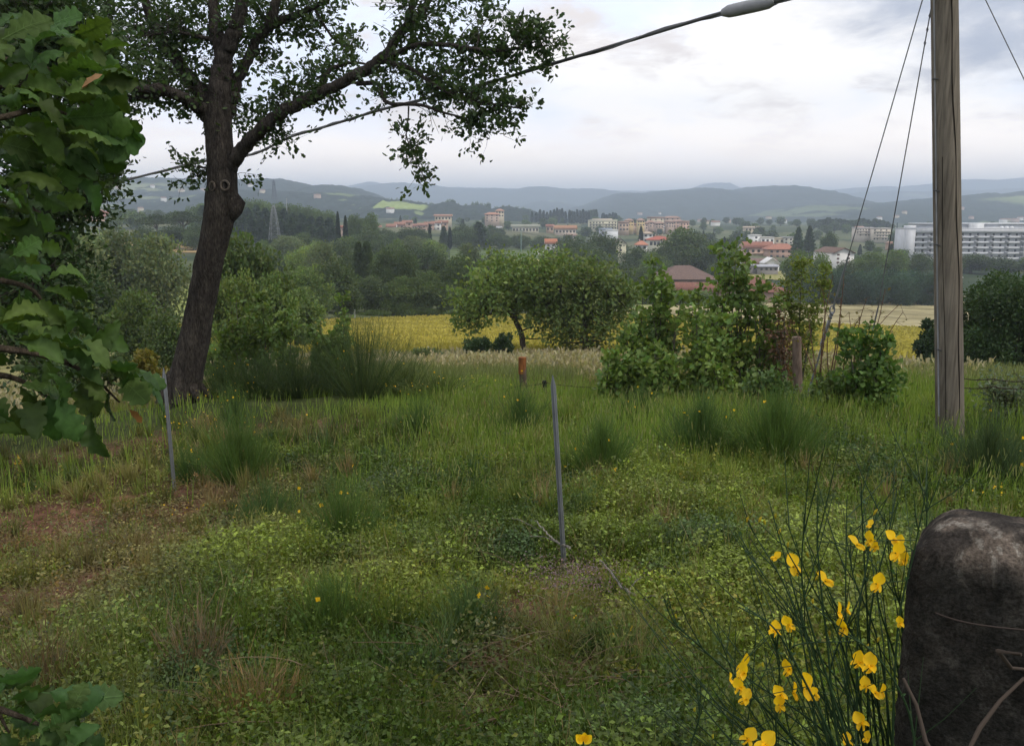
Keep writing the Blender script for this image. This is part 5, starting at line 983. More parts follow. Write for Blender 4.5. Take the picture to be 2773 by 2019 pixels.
def wire(name, label, pts, r, col=(.10, .10, .10), n=10, m='cable', cat='wire', sides=6, group=None, sag=0):
    p = [np.array(q) for q in pts]; out = []
    for i in range(len(p) - 1):
        tt = np.linspace(0, 1, n)[:(None if i == len(p) - 2 else -1)]; out += [p[i] + (p[i + 1] - p[i]) * u - np.array([0, 0, sag * 4 * u * (1 - u)]) for u in tt]
    o = MB().tube(out, r, sides, col).build(name, M[m], smooth=True); return tag(o, label, cat, group)
a1 = np.array(D(1775, 900, 13.6)); a1b = np.array(D(1772, 930, 13.6)); h1 = np.array(D(1843, 690, 13.0)); g1t = top(2098, -190)
gw = empty('guy_wire', a1, 'steel guy wire with twisted grip and anchor rod, the one nearer the saplings', 'guy wire', 'pole guy wires')
for pts, nm, r, c, m in [([g1t, h1 + (g1t - h1) * .17], 'strand', .0075, (.16, .17, .18), 'steel'), ([h1 + (g1t - h1) * .17, h1 + (g1t - h1) * .01], 'grip', .014, (.20, .21, .22), 'steel'), ([h1 - (h1 - a1) * .02, a1b], 'anchor_rod', .016, (.26, .27, .28), 'steel')]:
    mb = MB(); mb.tube([pts[0] + (pts[1] - pts[0]) * u for u in np.linspace(0, 1, 12)], r, 7, c); rel(gw, mb, nm, m)
mb = MB()
for s in (0, math.pi): mb.tube([h1 - (h1 - a1) * u * .34 + np.array([math.cos(u * 34 + s), math.sin(u * 34 + s) * .6, 0]) * .021 for u in np.linspace(0, 1, 60)], .012, 6, (.30, .31, .33))
rel(gw, mb, 'twisted_grip', 'steel')
mb = MB(); mb.tube([h1 + np.array([math.sin(q) * .035, 0, .03 + math.cos(q) * .06]) for q in np.linspace(0, 6.28, 20)], .011, 6, (.2, .2, .21)); rel(gw, mb, 'thimble', 'steel')
mb = MB(); 
for k in range(4): c = h1 + (g1t - h1) * (.02 + .003 * k)
g2t = top(2085, -110); h2 = np.array(D(1945, 680, 13.2)); a2 = np.array(D(1892, 905, 13.6))
g2 = empty('guy_wire', a2, 'thinner guy wire ending in the elm-like shrub, closest to the wooden pole', 'guy wire', 'pole guy wires')
for pts, nm, r in [([g2t, h2], 'strand', .0075), ([h2, a2], 'anchor_rod', .012)]:
    mb = MB(); mb.tube([pts[0] + (pts[1] - pts[0]) * u for u in np.linspace(0, 1, 12)], r, 7, (.15, .15, .16)); rel(g2, mb, nm, 'steel')
for u in (.27, .33, .39):
    mb = MB(); c = g2t + (h2 - g2t) * u * .55; mb.tube([c - np.array([0, 0, .03]), c, c + np.array([0, 0, .03])], [.006, .017, .006], 6, (.12, .12, .13)); rel(g2, mb, 'wire_knot', 'steel')
wire('overhead_wire', 'thin wire running down from the pole top out of view, beyond the pole', [top(2098, -170), D(2183, 0, 10.6), D(2268, 175, 10.0), D(2500, 655, 9.2)], .006, (.06, .06, .06))
cb = [(2095, -95, 11), (1715, 3, 12.6), (1600, 28, 13.1), (1400, 88, 14.1), (1150, 163, 15.7), (1000, 204, 16.9), (850, 241, 18.4), (760, 268, 19.2), (700, 286, 19.8), (642, 303, 20.4), (600, 324, 20.9), (560, 341, 21.3), (520, 345, 21.8), (460, 355, 22.5), (320, 388, 24.5), (190, 423, 27), (60, 462, 30), (-120, 510, 34)]
cab = empty('overhead_cable', D(2095, -95, 11), 'bundled black overhead cable rising past the oak to the pole', 'cable'); p = path3(cb, 6)
mb = MB(); mb.tube(p, np.interp(p[:, 1], [11, 34], [.026, .032]), 8, (.07, .07, .072)); rel(cab, mb, 'conductor', 'cable')
mb = MB(); q = [p[i] + np.array([math.cos(i * .9), 0, math.sin(i * .9)]) * .030 for i in range(len(p))]; mb.tube(q, .014, 6, (.13, .13, .135)); rel(cab, mb, 'wrapped_strand', 'cable')
s0, s1 = np.array(D(1600, 28, 13.1)), np.array(D(1716, 2.5, 12.6)); mb = MB(); u = np.linspace(0, 1, 9)[:, None]; mb.tube(s0 + (s1 - s0) * u, [.05, .085, .09, .09, .09, .09, .088, .085, .05], 14, (.24, .24, .25)); rel(cab, mb, 'splice_sleeve', 'cable')
mb = MB(); th = np.linspace(0, math.pi, 10); d_ = (s1 - s0) / np.linalg.norm(s1 - s0); mb.tube([s1 + d_ * .06 * math.sin(q) + np.array([0, 0, .05 * math.cos(q)]) for q in th], .007, 5, (.15, .15, .16)); rel(cab, mb, 'sleeve_hook', 'steel')
wire('messenger_wire', 'thin straight wire just above the cable beside the oak trunk', [D(700, 284, 19.6), D(600, 309, 20.6), D(518, 334, 21.5), D(380, 371, 23.5)], .008, (.15, .15, .15))

def stake(name, label, top_, base_, Y, w, group='metal fence stakes'):
    b = np.array(D(*base_, Y)); t_ = np.array(D(*top_, Y)); b = b - (t_ - b) * .25; root = empty(name, b, label, 'stake', group)
    a = (t_ - b) / np.linalg.norm(t_ - b); x = np.cross(a, [0, 1, 0]); x /= np.linalg.norm(x); y = np.cross(a, x)
    if y[1] > 0: y = -y
    mb = MB(); C = (.17, .18, .185); L_ = np.linalg.norm(t_ - b); prof = [(-1, .15), (-.62, .3), (-.16, .12), (-.12, 1.0), (.12, 1.0), (.16, .12), (.62, .3), (1, .15), (1, 0), (-1, 0)]
    n = len(prof); rows = [0, L_ * .5, L_ - w * 2.2, L_]; V = []
    for k, h in enumerate(rows):
        f = 1 if k < 3 else .18
        V += [b + a * h + x * px_ * w / 2 * f + y * py_ * w * .8 * f for px_, py_ in prof]
    V = np.array(V); i = np.arange(len(rows) - 1)[:, None] * n; k = np.arange(n)[None]; k2 = (k + 1) % n
    mb.add(V, np.stack([i + k, i + k2, i + n + k2, i + n + k], -1).reshape(-1, 4), C); mb.add(V[-n:], [tuple(range(n))], C); rel(root, mb, 'shaft', 'steel', False)
    return root
stake('fence_stake', 'grey metal T-section stake standing free in the middle of the meadow', (1224, 830), (1250, 1262), 6.1, .037)
stake('fence_stake', 'grey metal stake beside the bare earth, below the oak', (362, 814), (388, 1095), 10.2, .044)
def post(label, top_, base_, Y, w, col, name='fence_post', m='rotwood', cap=None, group='old fence posts'):
    b = np.array(D(*base_, Y)); t_ = np.array(D(*top_, Y)); b -= (t_ - b) * .4; root = empty(name, b, label, 'post', group); mb = MB(); u = np.linspace(0, 1, 14)[:, None]
    rough_tube(mb, b + (t_ - b) * u, np.full(14, w / 2), 14, col, .10, 5); rel(root, mb, 'shaft', m, False)
    if cap: mb = MB(); mb.tube([t_ - np.array([0, 0, .32]), t_ + np.array([0, 0, .015])], w / 2 * 1.1, 12, cap); rel(root, mb, 'rusty_sheath', 'rotwood')
    return root
post('old wooden post with orange-rusty top under the walnut', (1157, 792), (1160, 862), 17.7, .145, (.10, .075, .055), cap=(.22, .085, .03))
post('weathered grey-brown post among shrubs, left of the guy anchor', (1764, 745), (1768, 880), 14.5, .15, (.15, .11, .085))
post('small black stake right behind the free metal stake', (1205, 842), (1207, 878), 17.0, .09, (.02, .022, .02), 'fence_stake', 'twig')
def barbed(label, pts, group='barbed wire strands'):
    p = [np.array(D(*q)) for q in pts]; root = empty('barbed_wire', p[0], label, 'barbed wire', group); out = []
    for i in range(len(p) - 1): out += [p[i] + (p[i + 1] - p[i]) * u - np.array([0, 0, .03 * 4 * u * (1 - u)]) for u in np.linspace(0, 1, 14)[:-1]]
    out = np.array(out + [p[-1]]); mb = MB(); mb.tube(out, .0065, 5, (.055, .04, .032)); bb = MB(); L_ = np.linalg.norm(np.diff(out, axis=0), axis=1).sum(); nb_ = int(L_ / .14)
    for i in range(nb_):
        c = out[min(len(out) - 1, int(i / nb_ * len(out)))] * 1.0; f = i / nb_ * (len(out) - 1); k = int(f); c = out[k] + (out[k + 1] - out[k]) * (f - k)
        for s in range(2): d = rng.normal(size=3); d /= np.linalg.norm(d); bb.tube([c - d * .022, c + d * .022], .0035, 4, (.05, .035, .03))
    rel(root, mb, 'strand', 'twig'); rel(root, bb, 'barbs', 'twig')
barbed('upper barbed wire strand right of the wooden pole', [(2112, 832, 11.6), (2200, 838, 11.2), (2290, 840, 10.8), (2500, 850, 10)])
barbed('lower barbed wire strand right of the wooden pole', [(2112, 854, 11.6), (2200, 855, 11.2), (2290, 857, 10.8), (2500, 868, 10)])
barbed('upper barbed wire strand between rusty post and metal stake', [(1770, 850, 14.5), (1560, 862, 15.5), (1350, 858, 16.4), (1205, 846, 17.0), (1157, 852, 17.6), (1060, 866, 18.0), (960, 874, 18.6), (850, 880, 19)])
barbed('lower barbed wire strand between rusty post and metal stake', [(1770, 872, 14.5), (1560, 880, 15.5), (1350, 876, 16.4), (1205, 866, 17.0), (1157, 871, 17.6), (1060, 884, 18.0), (960, 892, 18.6)])
# far poles, pylon
def simplepole(name, label, cat, px, top_, base_, Y, r, col, arm=None):
    z0 = zat(base_, Y); z1 = zat(top_, Y); x = xat(px, Y, z0); g = float(gz(x, Y)); z0 = min(z0, g); o = empty(name, (x, Y, z0), label, cat)
    MB().tube([(0, 0, -.5), (0, 0, (z1 - z0) * .5), (0, 0, z1 - z0)], [r, r * .85, r * .65], 10, col).build('shaft', M['wall'], o, True); return o, z1 - z0
o, h = simplepole('lamp_post', 'white concrete lamp post at the far edge of the wheat', 'lamp post', 354.5, 291.5, 320, 168, .20, (.52, .52, .48)); MB().box(-.28, .28, -.5, .28, h - .05, h + .35, (.5, .5, .5)).build('lamp_head', M['wall'], o)
o, h = simplepole('power_pole', 'green-grey power pole above the strip field', 'pole', 521, 229.5, 251, 600, .35, (.22, .30, .27)); MB().box(-1.6, 1.6, -.12, .12, h - .6, h - .3, (.2, .25, .23)).build('crossarm', M['wall'], o)
o, h = simplepole('power_pole', 'small grey pole at the vineyard edge', 'pole', 444.5, 257, 266, 380, .22, (.4, .4, .36)); MB().box(-.8, .8, -.1, .1, h - .4, h - .2, (.3, .3, .28)).build('crossarm', M['wall'], o)
wire('power_line', 'faint power line leaving the green-grey pole over the trees', [P(521, 230.5, 600), P(542, 234.5, 620), P(575, 240, 650)], .14, (.12, .12, .12), sag=1)
def pylon(px, Y, top_, base_, label, wb, col):
    z0, z1 = zat(base_, Y), zat(top_, Y); o = empty('lattice_pylon', (xat(px, Y, z0), Y, z0), label, 'pylon', 'lattice pylons'); H = z1 - z0; r = .062 * Y / 300
    mb = MB(); wd = lambda t: wb * (1 - t) ** .7 * .5 + .3; lv = [0, .18, .34, .48, .60, .71, .81, .90, 1.0]
    for i in range(len(lv) - 1):
        a, b = lv[i], lv[i + 1]; A = [(sx * wd(a), sy * wd(a), a * H) for sx, sy in ((-1, -1), (1, -1), (1, 1), (-1, 1))]; B = [(sx * wd(b), sy * wd(b), b * H) for sx, sy in ((-1, -1), (1, -1), (1, 1), (-1, 1))]
        for k in range(4): mb.tube([A[k], B[k]], r, 4, col); mb.tube([A[k], B[(k + 1) % 4]], r * .6, 3, col); mb.tube([A[(k + 1) % 4], B[k]], r * .6, 3, col); mb.tube([B[k], B[(k + 1) % 4]], r * .6, 3, col)
    mb.build('lattice', M['steel'], o)
    for t in (.78, .86, .94): am = MB(); s = H * .10; am.tube([(-s, 0, t * H), (0, 0, t * H + .6), (s, 0, t * H)], r * .8, 4, col); am.tube([(-s, 0, t * H), (s, 0, t * H)], r * .6, 4, col); am.build('crossarm', M['steel'], o)
pylon(275, 420, 205, 240, 'grey lattice pylon standing before the pine wood', 4.0, (.30, .31, .31))
pylon(274.5, 1150, 180, 200, 'small dark lattice pylon rising behind the pine wood', 5, (.10, .11, .13))
simplepole('mast', 'pale short mast sticking out of the pine wood top', 'mast', 286.5, 198, 202, 540, .28, (.35, .36, .36))

# ================================================================== STONE PILLAR
def pillar():
    Y = 2.0; root = empty('stone_pillar', (xat(985, Y, -1.6), Y + .1, -2.05), 'dark lichened stone gatepost with rounded top and a wire loop', 'gatepost'); B = np.array(root.location)
    mb = MB(); nu, nv = 220, 190; hw = .180; hd = .165; H = zat(531, Y) - B[2] + .0; V = []
    for j in range(nv + 1):
        t = j / nv; h = H * min(1, t / .72) if t < .72 else H; 
        # body then domed top
        if t < .72: s = 1.0; z = (H - .15) * t / .72
        else: a = (t - .72) / .28 * math.pi / 2; s = max(0.0, math.cos(a)) ** .75; z = (H - .15) + .15 * math.sin(a)
        for i in range(nu):
            q = i / nu * 2 * math.pi; c, sn = math.cos(q), math.sin(q); k = (abs(c) ** 4.5 + abs(sn) ** 4.5) ** (-1 / 4.5); V.append((c * k * hw * s, sn * k * hd * s, z))
    V = np.array(V); ang = R(-32); x = V[:, 0] * math.cos(ang) - V[:, 1] * math.sin(ang); y = V[:, 0] * math.sin(ang) + V[:, 1] * math.cos(ang)
    d = 1 + .10 * (fbm(V[:, 0] * 9 + V[:, 1] * 7, V[:, 2] * 7 + V[:, 1] * 5, 61) - .5) + .05 * (fbm(V[:, 0] * 40, V[:, 2] * 40 + V[:, 1] * 30, 62, 3) - .5)
    V = np.stack([x * d, y * d, V[:, 2] + .02 * (fbm(x * 12, y * 12, 63) - .5)], -1)
    i = np.arange(nv)[:, None] * nu; k = np.arange(nu)[None]; f = np.stack([i + k, i + (k + 1) % nu, i + nu + (k + 1) % nu, i + nu + k], -1).reshape(-1, 4)
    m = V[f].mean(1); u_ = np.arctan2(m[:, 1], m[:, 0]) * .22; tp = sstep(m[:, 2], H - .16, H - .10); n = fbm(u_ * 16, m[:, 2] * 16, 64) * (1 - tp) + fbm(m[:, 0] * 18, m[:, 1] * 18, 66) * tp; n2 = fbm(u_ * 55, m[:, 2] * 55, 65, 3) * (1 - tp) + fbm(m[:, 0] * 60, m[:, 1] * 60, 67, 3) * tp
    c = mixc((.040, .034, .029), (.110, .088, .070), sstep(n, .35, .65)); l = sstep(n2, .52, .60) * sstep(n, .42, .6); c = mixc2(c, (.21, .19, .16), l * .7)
    dk = sstep(-(m[:, 0] * .62 + m[:, 1] * .78) + .05 * (n - .5), .055, .085) * sstep(H - .05 - m[:, 2], 0, .06); c = mixc2(c, (.022, .021, .018), dk * .85)  # left front face darkened in the colour: its shade together with dark lichen
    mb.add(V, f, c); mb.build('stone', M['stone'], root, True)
    wr = MB(); zc = zat(648, Y - .17) - B[2]
    pts = [np.array([math.cos(q) * .215, math.sin(q) * .205, zc + .010 * math.sin(q * 3) - .02 * math.cos(q)]) for q in np.linspace(-2.6, .6, 26)]; wr.tube(pts, .0024, 5, (.045, .035, .03)); wr.build('wire_loop', M['twig'], root, True)
    rt = MB()
    for pts in ([(2000, 1500), (2030, 1560), (2050, 1640), (2080, 1690)], [(2268, 1500), (2215, 1550), (2170, 1610), (2140, 1670)], [(2268, 1480), (2240, 1478), (2210, 1440), (2262, 1448)]):
        rt.tube([np.array(D(a, b, 1.755 - (.03 * i))) - B for i, (a, b) in enumerate(pts)], [.0035, .004, .005, .004], 6, (.060, .046, .036))
    rt.build('dry_creeper', M['twig'], root, True)
def mixc2(c, b, t): return c * (1 - t[:, None]) + np.asarray(b)[None] * t[:, None]
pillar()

# ================================================================== BROOM
def brush(o, bundles, m='leaf', name='stems'):
    B = np.array(o.location); bundles.V = [v - B for v in bundles.V]; return bundles.build(name, M[m], o)
def broom(label, px, Y, top_, wpx, n, base=(.042, .078, .024), w=.006, cat='broom bush', name='broom_bush', lean=0.0, fl=0, group=None, flat=0.75):
    if 'rush' in label or 'tall broom' in label: flat = 1.3; top_ -= 14; n = int(n * 1.15)
    g = np.array(G(px, Y)); H = zat(top_, Y) - g[2]; Wd = wpx / F * Y / 2; o = empty(name, g, label, cat, group); a = rng.uniform(0, 6.283, n); r = rng.uniform(0, 1, n) ** flat
    h = H * np.clip(1.02 - .45 * r ** 2 + rng.normal(size=n) * .07, .3, 1.05); hh = h * rng.uniform(.5, 1, n) ** .6
    ax = np.stack([np.cos(a) * r * Wd * .85 + lean * H, np.sin(a) * r * Wd * .85, hh], -1) + rng.normal(size=(n, 3)) * .03 * H; st = np.stack([np.cos(a) * r * Wd * .28, np.sin(a) * r * Wd * .28, np.full(n, -.05)], -1) + g
    ax = ax * 1.16; L_ = np.linalg.norm(ax, axis=1); mb = MB(); scl = np.stack([np.full(n, w) * rng.uniform(.6, 1.3, n), L_, L_ * rng.uniform(-.2, .35, n)], -1)
    mb.scatter(*blade_t(.5, 4), st, ax, scl, leafcol(n, (a * 2).astype(int), base, nb=50))
    # side shoots
    k = rng.integers(0, n, n * 2); u = rng.uniform(.3, .85, n * 2); s2 = st[k] + ax[k] * u[:, None]; a2 = ax[k] / L_[k][:, None] + rng.normal(size=(n * 2, 3)) * .3; l2 = L_[k] * rng.uniform(.12, .38, n * 2)
    mb.scatter(*blade_t(.3, 2), s2, a2, np.stack([np.full(n * 2, w * .7), l2, l2 * .2], -1), leafcol(n * 2, k, base, nb=50)); brush(o, mb, 'grass')
    if fl:
        k = rng.integers(0, n, fl); p = st[k] + ax[k] * rng.uniform(.6, 1.0, fl)[:, None]; q = MB().scatter(*CARD, p, rng.normal(size=(fl, 3)), rng.uniform(.02, .035, fl), jit(fl, (.75, .45, .02), .2, .05)); brush(o, q, 'petal', 'blossoms')
    return o
DEEP = (.036, .066, .026); DRY = (.17, .125, .080); DRY2 = (.20, .135, .070)
for a in [('great dark broom bush with fanning stems before the wheat', 362, 17.0, 308, 132, 800, (.070, .10, .040), .0075), ('dark broom leaning left beside the great one', 300, 17.4, 332, 110, 480, (.065, .095, .040), .008), ('low broom between oak trunk foot and great broom', 255, 17.6, 352, 110, 600, (.06, .09, .035), .011), ('sparse broom to the far side of the great one', 405, 17.2, 352, 90, 420, (.075, .10, .03), .010), ('small broom at the oak trunk foot', 222, 17.8, 348, 60, 320, (.065, .095, .035), .010),
          ('loose broom clump in the grass between great broom and rusty post', 440, 16.6, 366, 90, 360, (.08, .11, .03), .010)]:
    broom(a[0], *a[1:6], base=a[6], w=a[7], fl=10)
for a in [('round broom clump right of the left metal stake, near small yellow flowers', 240, 10.2, 412, 76, 620, (.075, .125, .030), .0065), ('slim broom tuft hiding behind the metal stake by the bare earth', 192, 10.5, 440, 46, 240, (.060, .105, .03), .006), ('tall broom clump just right of the free-standing stake', 602, 9.2, 430, 80, 620, (.075, .125, .030), .006),
          ('wide rushy clump of upright stems before the guy anchor', 775, 9.6, 408, 110, 900, (.075, .125, .030), .0065), ('rushy clump joining the wide one on its left', 700, 10.0, 410, 90, 620, (.060, .105, .030), .0065), ('tall broom at the right edge below the wooden pole', 985, 8.6, 428, 110, 620, (.055, .085, .034), .006), ('small dark broom at the very edge below the pole', 1030, 8.2, 440, 80, 420, (.050, .08, .034), .006),
          ('low broom tuft in the mid meadow above the dead stems', 268, 8.0, 475, 70, 320, (.055, .10, .030), .0055), ('short broom tuft left of centre', 345, 7.2, 470, 90, 420, (.075, .125, .030), .005), ('broom clump low down, near the centre', 335, 4.9, 560, 90, 420, (.075, .125, .030), .0045), ('fine broom tuft beside the bare stony patch', 470, 4.7, 572, 80, 380, (.055, .095, .034), .004),
          ('broom tuft right of the stony patch', 600, 4.4, 610, 100, 340, (.060, .10, .030), .004), ('slender broom before the oak trunk', 235, 13.5, 380, 40, 160, (.06, .10, .03), .007), ('pale flowering broom by the near right meadow', 420, 12.5, 395, 60, 280, (.065, .11, .03), .007), ('rush clump in the middle distance above the free stake foot', 520, 12.0, 400, 70, 300, (.06, .10, .03), .007), ('slim rush tuft beyond the free stake', 640, 12.4, 400, 70, 280, (.065, .105, .03), .007)]:
    broom(a[0], a[1], a[2], a[3] - 4, a[4] * 1.12, int(a[5] * 1.2), base=a[6], w=a[7], fl=5)
for a in [('upright dead brown stems in the lower meadow', 196, 4.3, 592, 84, 260, DRY, .0045), ('orange-brown dead stems at the bottom of the slope', 252, 3.6, 660, 110, 420, DRY2, .004), ('flattened dead brown stems behind the lower near leaves', 48, 4.1, 618, 100, 260, (.13, .085, .05), .004), ('thin dead stalks beside the stony patch', 640, 4.2, 610, 60, 60, (.24, .19, .10), .003)]:
    broom(a[0], a[1], a[2], a[3] - 16, a[4] * 1.15, int(a[5] * .55), base=a[6], w=a[7] * 1.3, name='dead_broom', flat=.6, cat='dead stems')
# near flowering broom ------------------------------------------------
fb = np.array(D(1990, 1860, 2.15)); FBR = empty('flowering_broom', fb, 'Spanish broom with bright yellow pea flowers beside the stone gatepost', 'broom bush')
zz = lambda zx, zy, Y: np.array(P(646.2 + .16655 * zx, 480 + .16655 * zy, Y))
GS = (.030, .062, .024); st = MB(); ends = []
stems = [((1100, 1750), (900, 800), (610, 250)), ((1150, 1750), (950, 900), (740, 130)), ((1160, 1750), (1000, 1000), (700, 560), (560, 330)), ((1200, 1750), (1080, 900), (1030, 420), (1030, 90)), ((1250, 1750), (1200, 900), (1205, 110)), ((1300, 1750), (1270, 900), (1330, 480), (1395, 130)),
    ((1350, 1750), (1330, 900), (1300, 300), (1290, 20)), ((1420, 1750), (1340, 900), (1460, 300), (1505, 50)), ((1480, 1750), (1510, 900), (1610, 420), (1690, 20)), ((1500, 1750), (1540, 900), (1480, 600), (1430, 200)), ((1100, 1800), (700, 1350), (340, 1010), (170, 850), (100, 690)), ((1000, 1800), (640, 1400), (420, 900)), 
    ((345, 1800), (320, 1400), (300, 1200)), ((660, 1750), (640, 1160)), ((1250, 1800), (1000, 1300), (780, 900), (560, 760)), ((1300, 1800), (1060, 1100), (940, 640), (950, 200)), ((1350, 1800), (1250, 1100), (1080, 650)), ((1400, 1800), (1180, 1000), (980, 600), (840, 240)), ((1450, 1800), (1350, 1150), (1150, 780), (960, 340)), ((1500, 1800), (1400, 1000), (1240, 560), (1230, 280)),
    ((900, 1800), (700, 1560), (380, 1300)), ((1000, 1800), (860, 1500), (770, 960)), ((1100, 1800), (1000, 1400), (830, 1040)), ((1200, 1800), (1120, 1400), (860, 1020), (1250, 960)), ((1300, 1800), (1100, 1200), (1300, 640), (1340, 250)), ((1500, 1800), (1520, 1200), (1400, 760), (1380, 500)), ((1550, 1800), (1530, 1300), (1540, 900), (1500, 560)), ((1680, 900), (1680, 400), (1690, 50)),
    ((1150, 1800), (1060, 1500), (600, 1180), (430, 1020)), ((1050, 1800), (900, 1600), (560, 1440), (400, 1250)), ((1350, 1800), (1240, 1350), (1010, 1010), (640, 500)), ((1600, 1800), (1580, 1400), (1380, 1050), (1150, 900)), ((850, 1850), (780, 1500), (800, 1100), (740, 900)), ((1250, 1850), (1260, 1500), (1180, 1150)), ((1450, 1850), (1440, 1500), (1300, 1200)), ((700, 1850), (500, 1640), (330, 1480))]
def smoothp(q, n=7):
    q = np.array(q); m = len(q); tt = np.linspace(0, m - 1, (m - 1) * n + 1); out = np.empty((len(tt), 3)); i = np.clip(tt.astype(int), 0, m - 2); u = tt - i
    for k in range(3):
        d = np.gradient(q[:, k]) if m > 2 else np.full(m, q[-1, k] - q[0, k]); out[:, k] = (2*u**3-3*u**2+1)*q[i,k]+(u**3-2*u**2+u)*d[i]+(-2*u**3+3*u**2)*q[i+1,k]+(u**3-u**2)*d[i+1]
    return out
allp = []
for s in stems:
    Y0 = 2.15 + rng.uniform(-.18, .2); dY = rng.uniform(-.2, .25); pts = [zz(a, b, Y0 + dY * i / len(s)) for i, (a, b) in enumerate(s)]; p = smoothp([fb + rng.normal(size=3) * .02] + pts if s[0][1] > 1700 else pts)
    st.tube(p, np.linspace(.0042, .0013, len(p)), 6, GS, cap=False); allp.append(p)
for i in range(150):   # fine side shoots
    p = allp[rng.integers(len(allp))]; k = rng.integers(len(p) // 3, len(p) - 1); d = (p[min(k + 1, len(p) - 1)] - p[k - 1]); d /= np.linalg.norm(d) + 1e-9; d = d + rng.normal(size=3) * .35; L_ = rng.uniform(.05, .22)
    st.tube([p[k], p[k] + d * L_ * .5, p[k] + d * L_ + np.array([0, 0, .02])], [.0018, .0014, .0008], 4, GS, cap=False)
for i in range(60):    # stems further back and low down
    a = rng.uniform(-.9, .5); p0 = fb + rng.normal(size=3) * .06; L_ = rng.uniform(.3, .8); e = p0 + np.array([a * .7 - .15, rng.uniform(-.1, .5), L_]) ; st.tube([p0, (p0 + e) / 2 + np.array([a * .1, 0, -.02]), e], [.003, .002, .0009], 5, GS, cap=False)
tips = np.concatenate([p[len(p) // 3:] for p in allp]); n = 700; k = rng.integers(0, len(tips), n); st.scatter(*LEAF, tips[k], rng.normal(size=(n, 3)) * .6 + np.array([0, 0, 1.0]), rng.uniform(.006, .016, n), leafcol(n, k, (.05, .09, .03)))
brush(FBR, st, 'leaf', 'stems')
def petal(mb, c, ax, up, L_, Wd, cup, col):
    ax = ax / np.linalg.norm(ax); side = np.cross(ax, up); side /= np.linalg.norm(side) + 1e-9; nn = np.cross(side, ax); V = []; nu, nv = 5, 6
    for j in range(nv):
        t = j / (nv - 1); wv = Wd * math.sin((t * .78 + .12) * math.pi) ** .7
        for i in range(nu): s = i / (nu - 1) * 2 - 1; V.append(c + ax * L_ * (t - .08 * s * s * t) + side * s * wv / 2 + nn * cup * L_ * (s * s * .5 - t * t * .55))
    i = np.arange(nv - 1)[:, None] * nu; k = np.arange(nu - 1)[None]; mb.add(V, np.stack([i + k, i + k + 1, i + nu + k + 1, i + nu + k], -1).reshape(-1, 4), col)
YEL = (.80, .50, .012)
flowers = [(885, 510, 1), (1070, 600, 1), (1385, 615, 1.05), (1260, 385, .95), (1350, 355, .9), (1375, 395, .9), (1480, 350, .9), (1530, 380, .9), (1500, 430, 1), (1555, 475, 1), (1150, 790, 1), (1200, 770, .8), (1190, 880, 1), (765, 900, 1), (855, 860, 1), (560, 1110, 1.2), (590, 1150, 1), (565, 1240, 1.15), (600, 1310, 1), (860, 1130, 1.1), (805, 1280, 1.1), (800, 1340, .9), (880, 1270, .9), (960, 1240, 1.25), (1010, 1280, .8),
    (1280, 1085, 1.1), (1350, 1110, 1.1), (1310, 1230, 1), (1370, 1270, 1), (1410, 1265, .8), (1290, 1450, 1), (610, 1545, 1.1), (720, 1580, 1.2), (1200, 1560, 1), (1330, 1545, .8), (500, 1190, .7), (1525, 850, .7), (780, 460, .6), (1345, 265, .55)]
for zx, zy, s in flowers:
    Y = 2.02 + rng.uniform(-.06, .06); c = zz(zx, zy, Y); B = fb; mb = MB(); a = rng.uniform(0, 6.28); L_ = .0178 * s * rng.uniform(.85, 1.15); fr = np.array([math.cos(a) * .95, -.6, .1 + .4 * math.sin(a)]); up = np.array([rng.uniform(-.7, .7), rng.uniform(-.2, .3), 1.0])
    col = np.array(YEL) * rng.uniform(.85, 1.1)
    petal(mb, c, up, fr, L_ * 1.5, L_ * 1.65, .35, col); sd = np.cross(up, fr); sd /= np.linalg.norm(sd)
    petal(mb, c, fr * .8 + sd * .5 - up * .45, up, L_ * 1.25, L_ * .85, .3, col * .95); petal(mb, c, fr * .8 - sd * .5 - up * .45, up, L_ * 1.25, L_ * .85, .3, col * .95); petal(mb, c, fr - up * .7, sd, L_ * 1.3, L_ * .6, .4, col * .9)
    mb.tube([c - up * L_ * .3, c + fr * .001], [L_ * .12, L_ * .2], 6, (.12, .14, .03)); k = np.argmin(((tips - c) ** 2).sum(1)); mb.tube([c - up * L_ * .3, (c + tips[k]) / 2, tips[k]], .0012, 4, GS, cap=False)
    mb.V = [v - B for v in mb.V]; mb.build('flower', M['petal'], FBR, True)
for zx, zy in [(605, 240), (680, 240), (712, 255), (775, 220), (800, 310), (850, 390), (180, 820), (290, 1380), (400, 1540), (1370, 195), (1020, 590), (700, 1110), (970, 450), (960, 700), (1000, 730), (1100, 920), (1390, 960), (1330, 1000), (1250, 1410)]:
    c = zz(zx, zy, 2.05); mb = MB(); d = np.array([rng.uniform(-.4, .4), -.2, 1.0]); mb.tube([c - d * .005, c, c + d * .006, c + d * .011 + np.array([.002, 0, 0])], [.0008, .0028, .003, .0006], 7, jit(1, (.42, .34, .03), .3, .05)[0]); mb.V = [v - fb for v in mb.V]; mb.build('bud', M['petal'], FBR, True)
def lone(label, dx, dy, Y, s, low):
    c = np.array(D(dx, dy, Y)); root = empty('broom_flower', c - np.array([0, 0, low]), label, 'flower'); mb = MB(); up = np.array([.1, 0, 1.0]); fr = np.array([.1, -1, .2])
    for a in (0, -1.0, 1.0): petal(mb, c, up + np.array([a, -.3, 0]), fr, s * 1.5, s * 1.4, .3, np.array(YEL))
    sm = MB(); sm.tube([c - np.array([.03, 0, low]), c - np.array([.01, 0, low * .5]), c], .002, 6, GS); rel(root, mb, 'flower', 'petal'); rel(root, sm, 'stem', 'leaf')
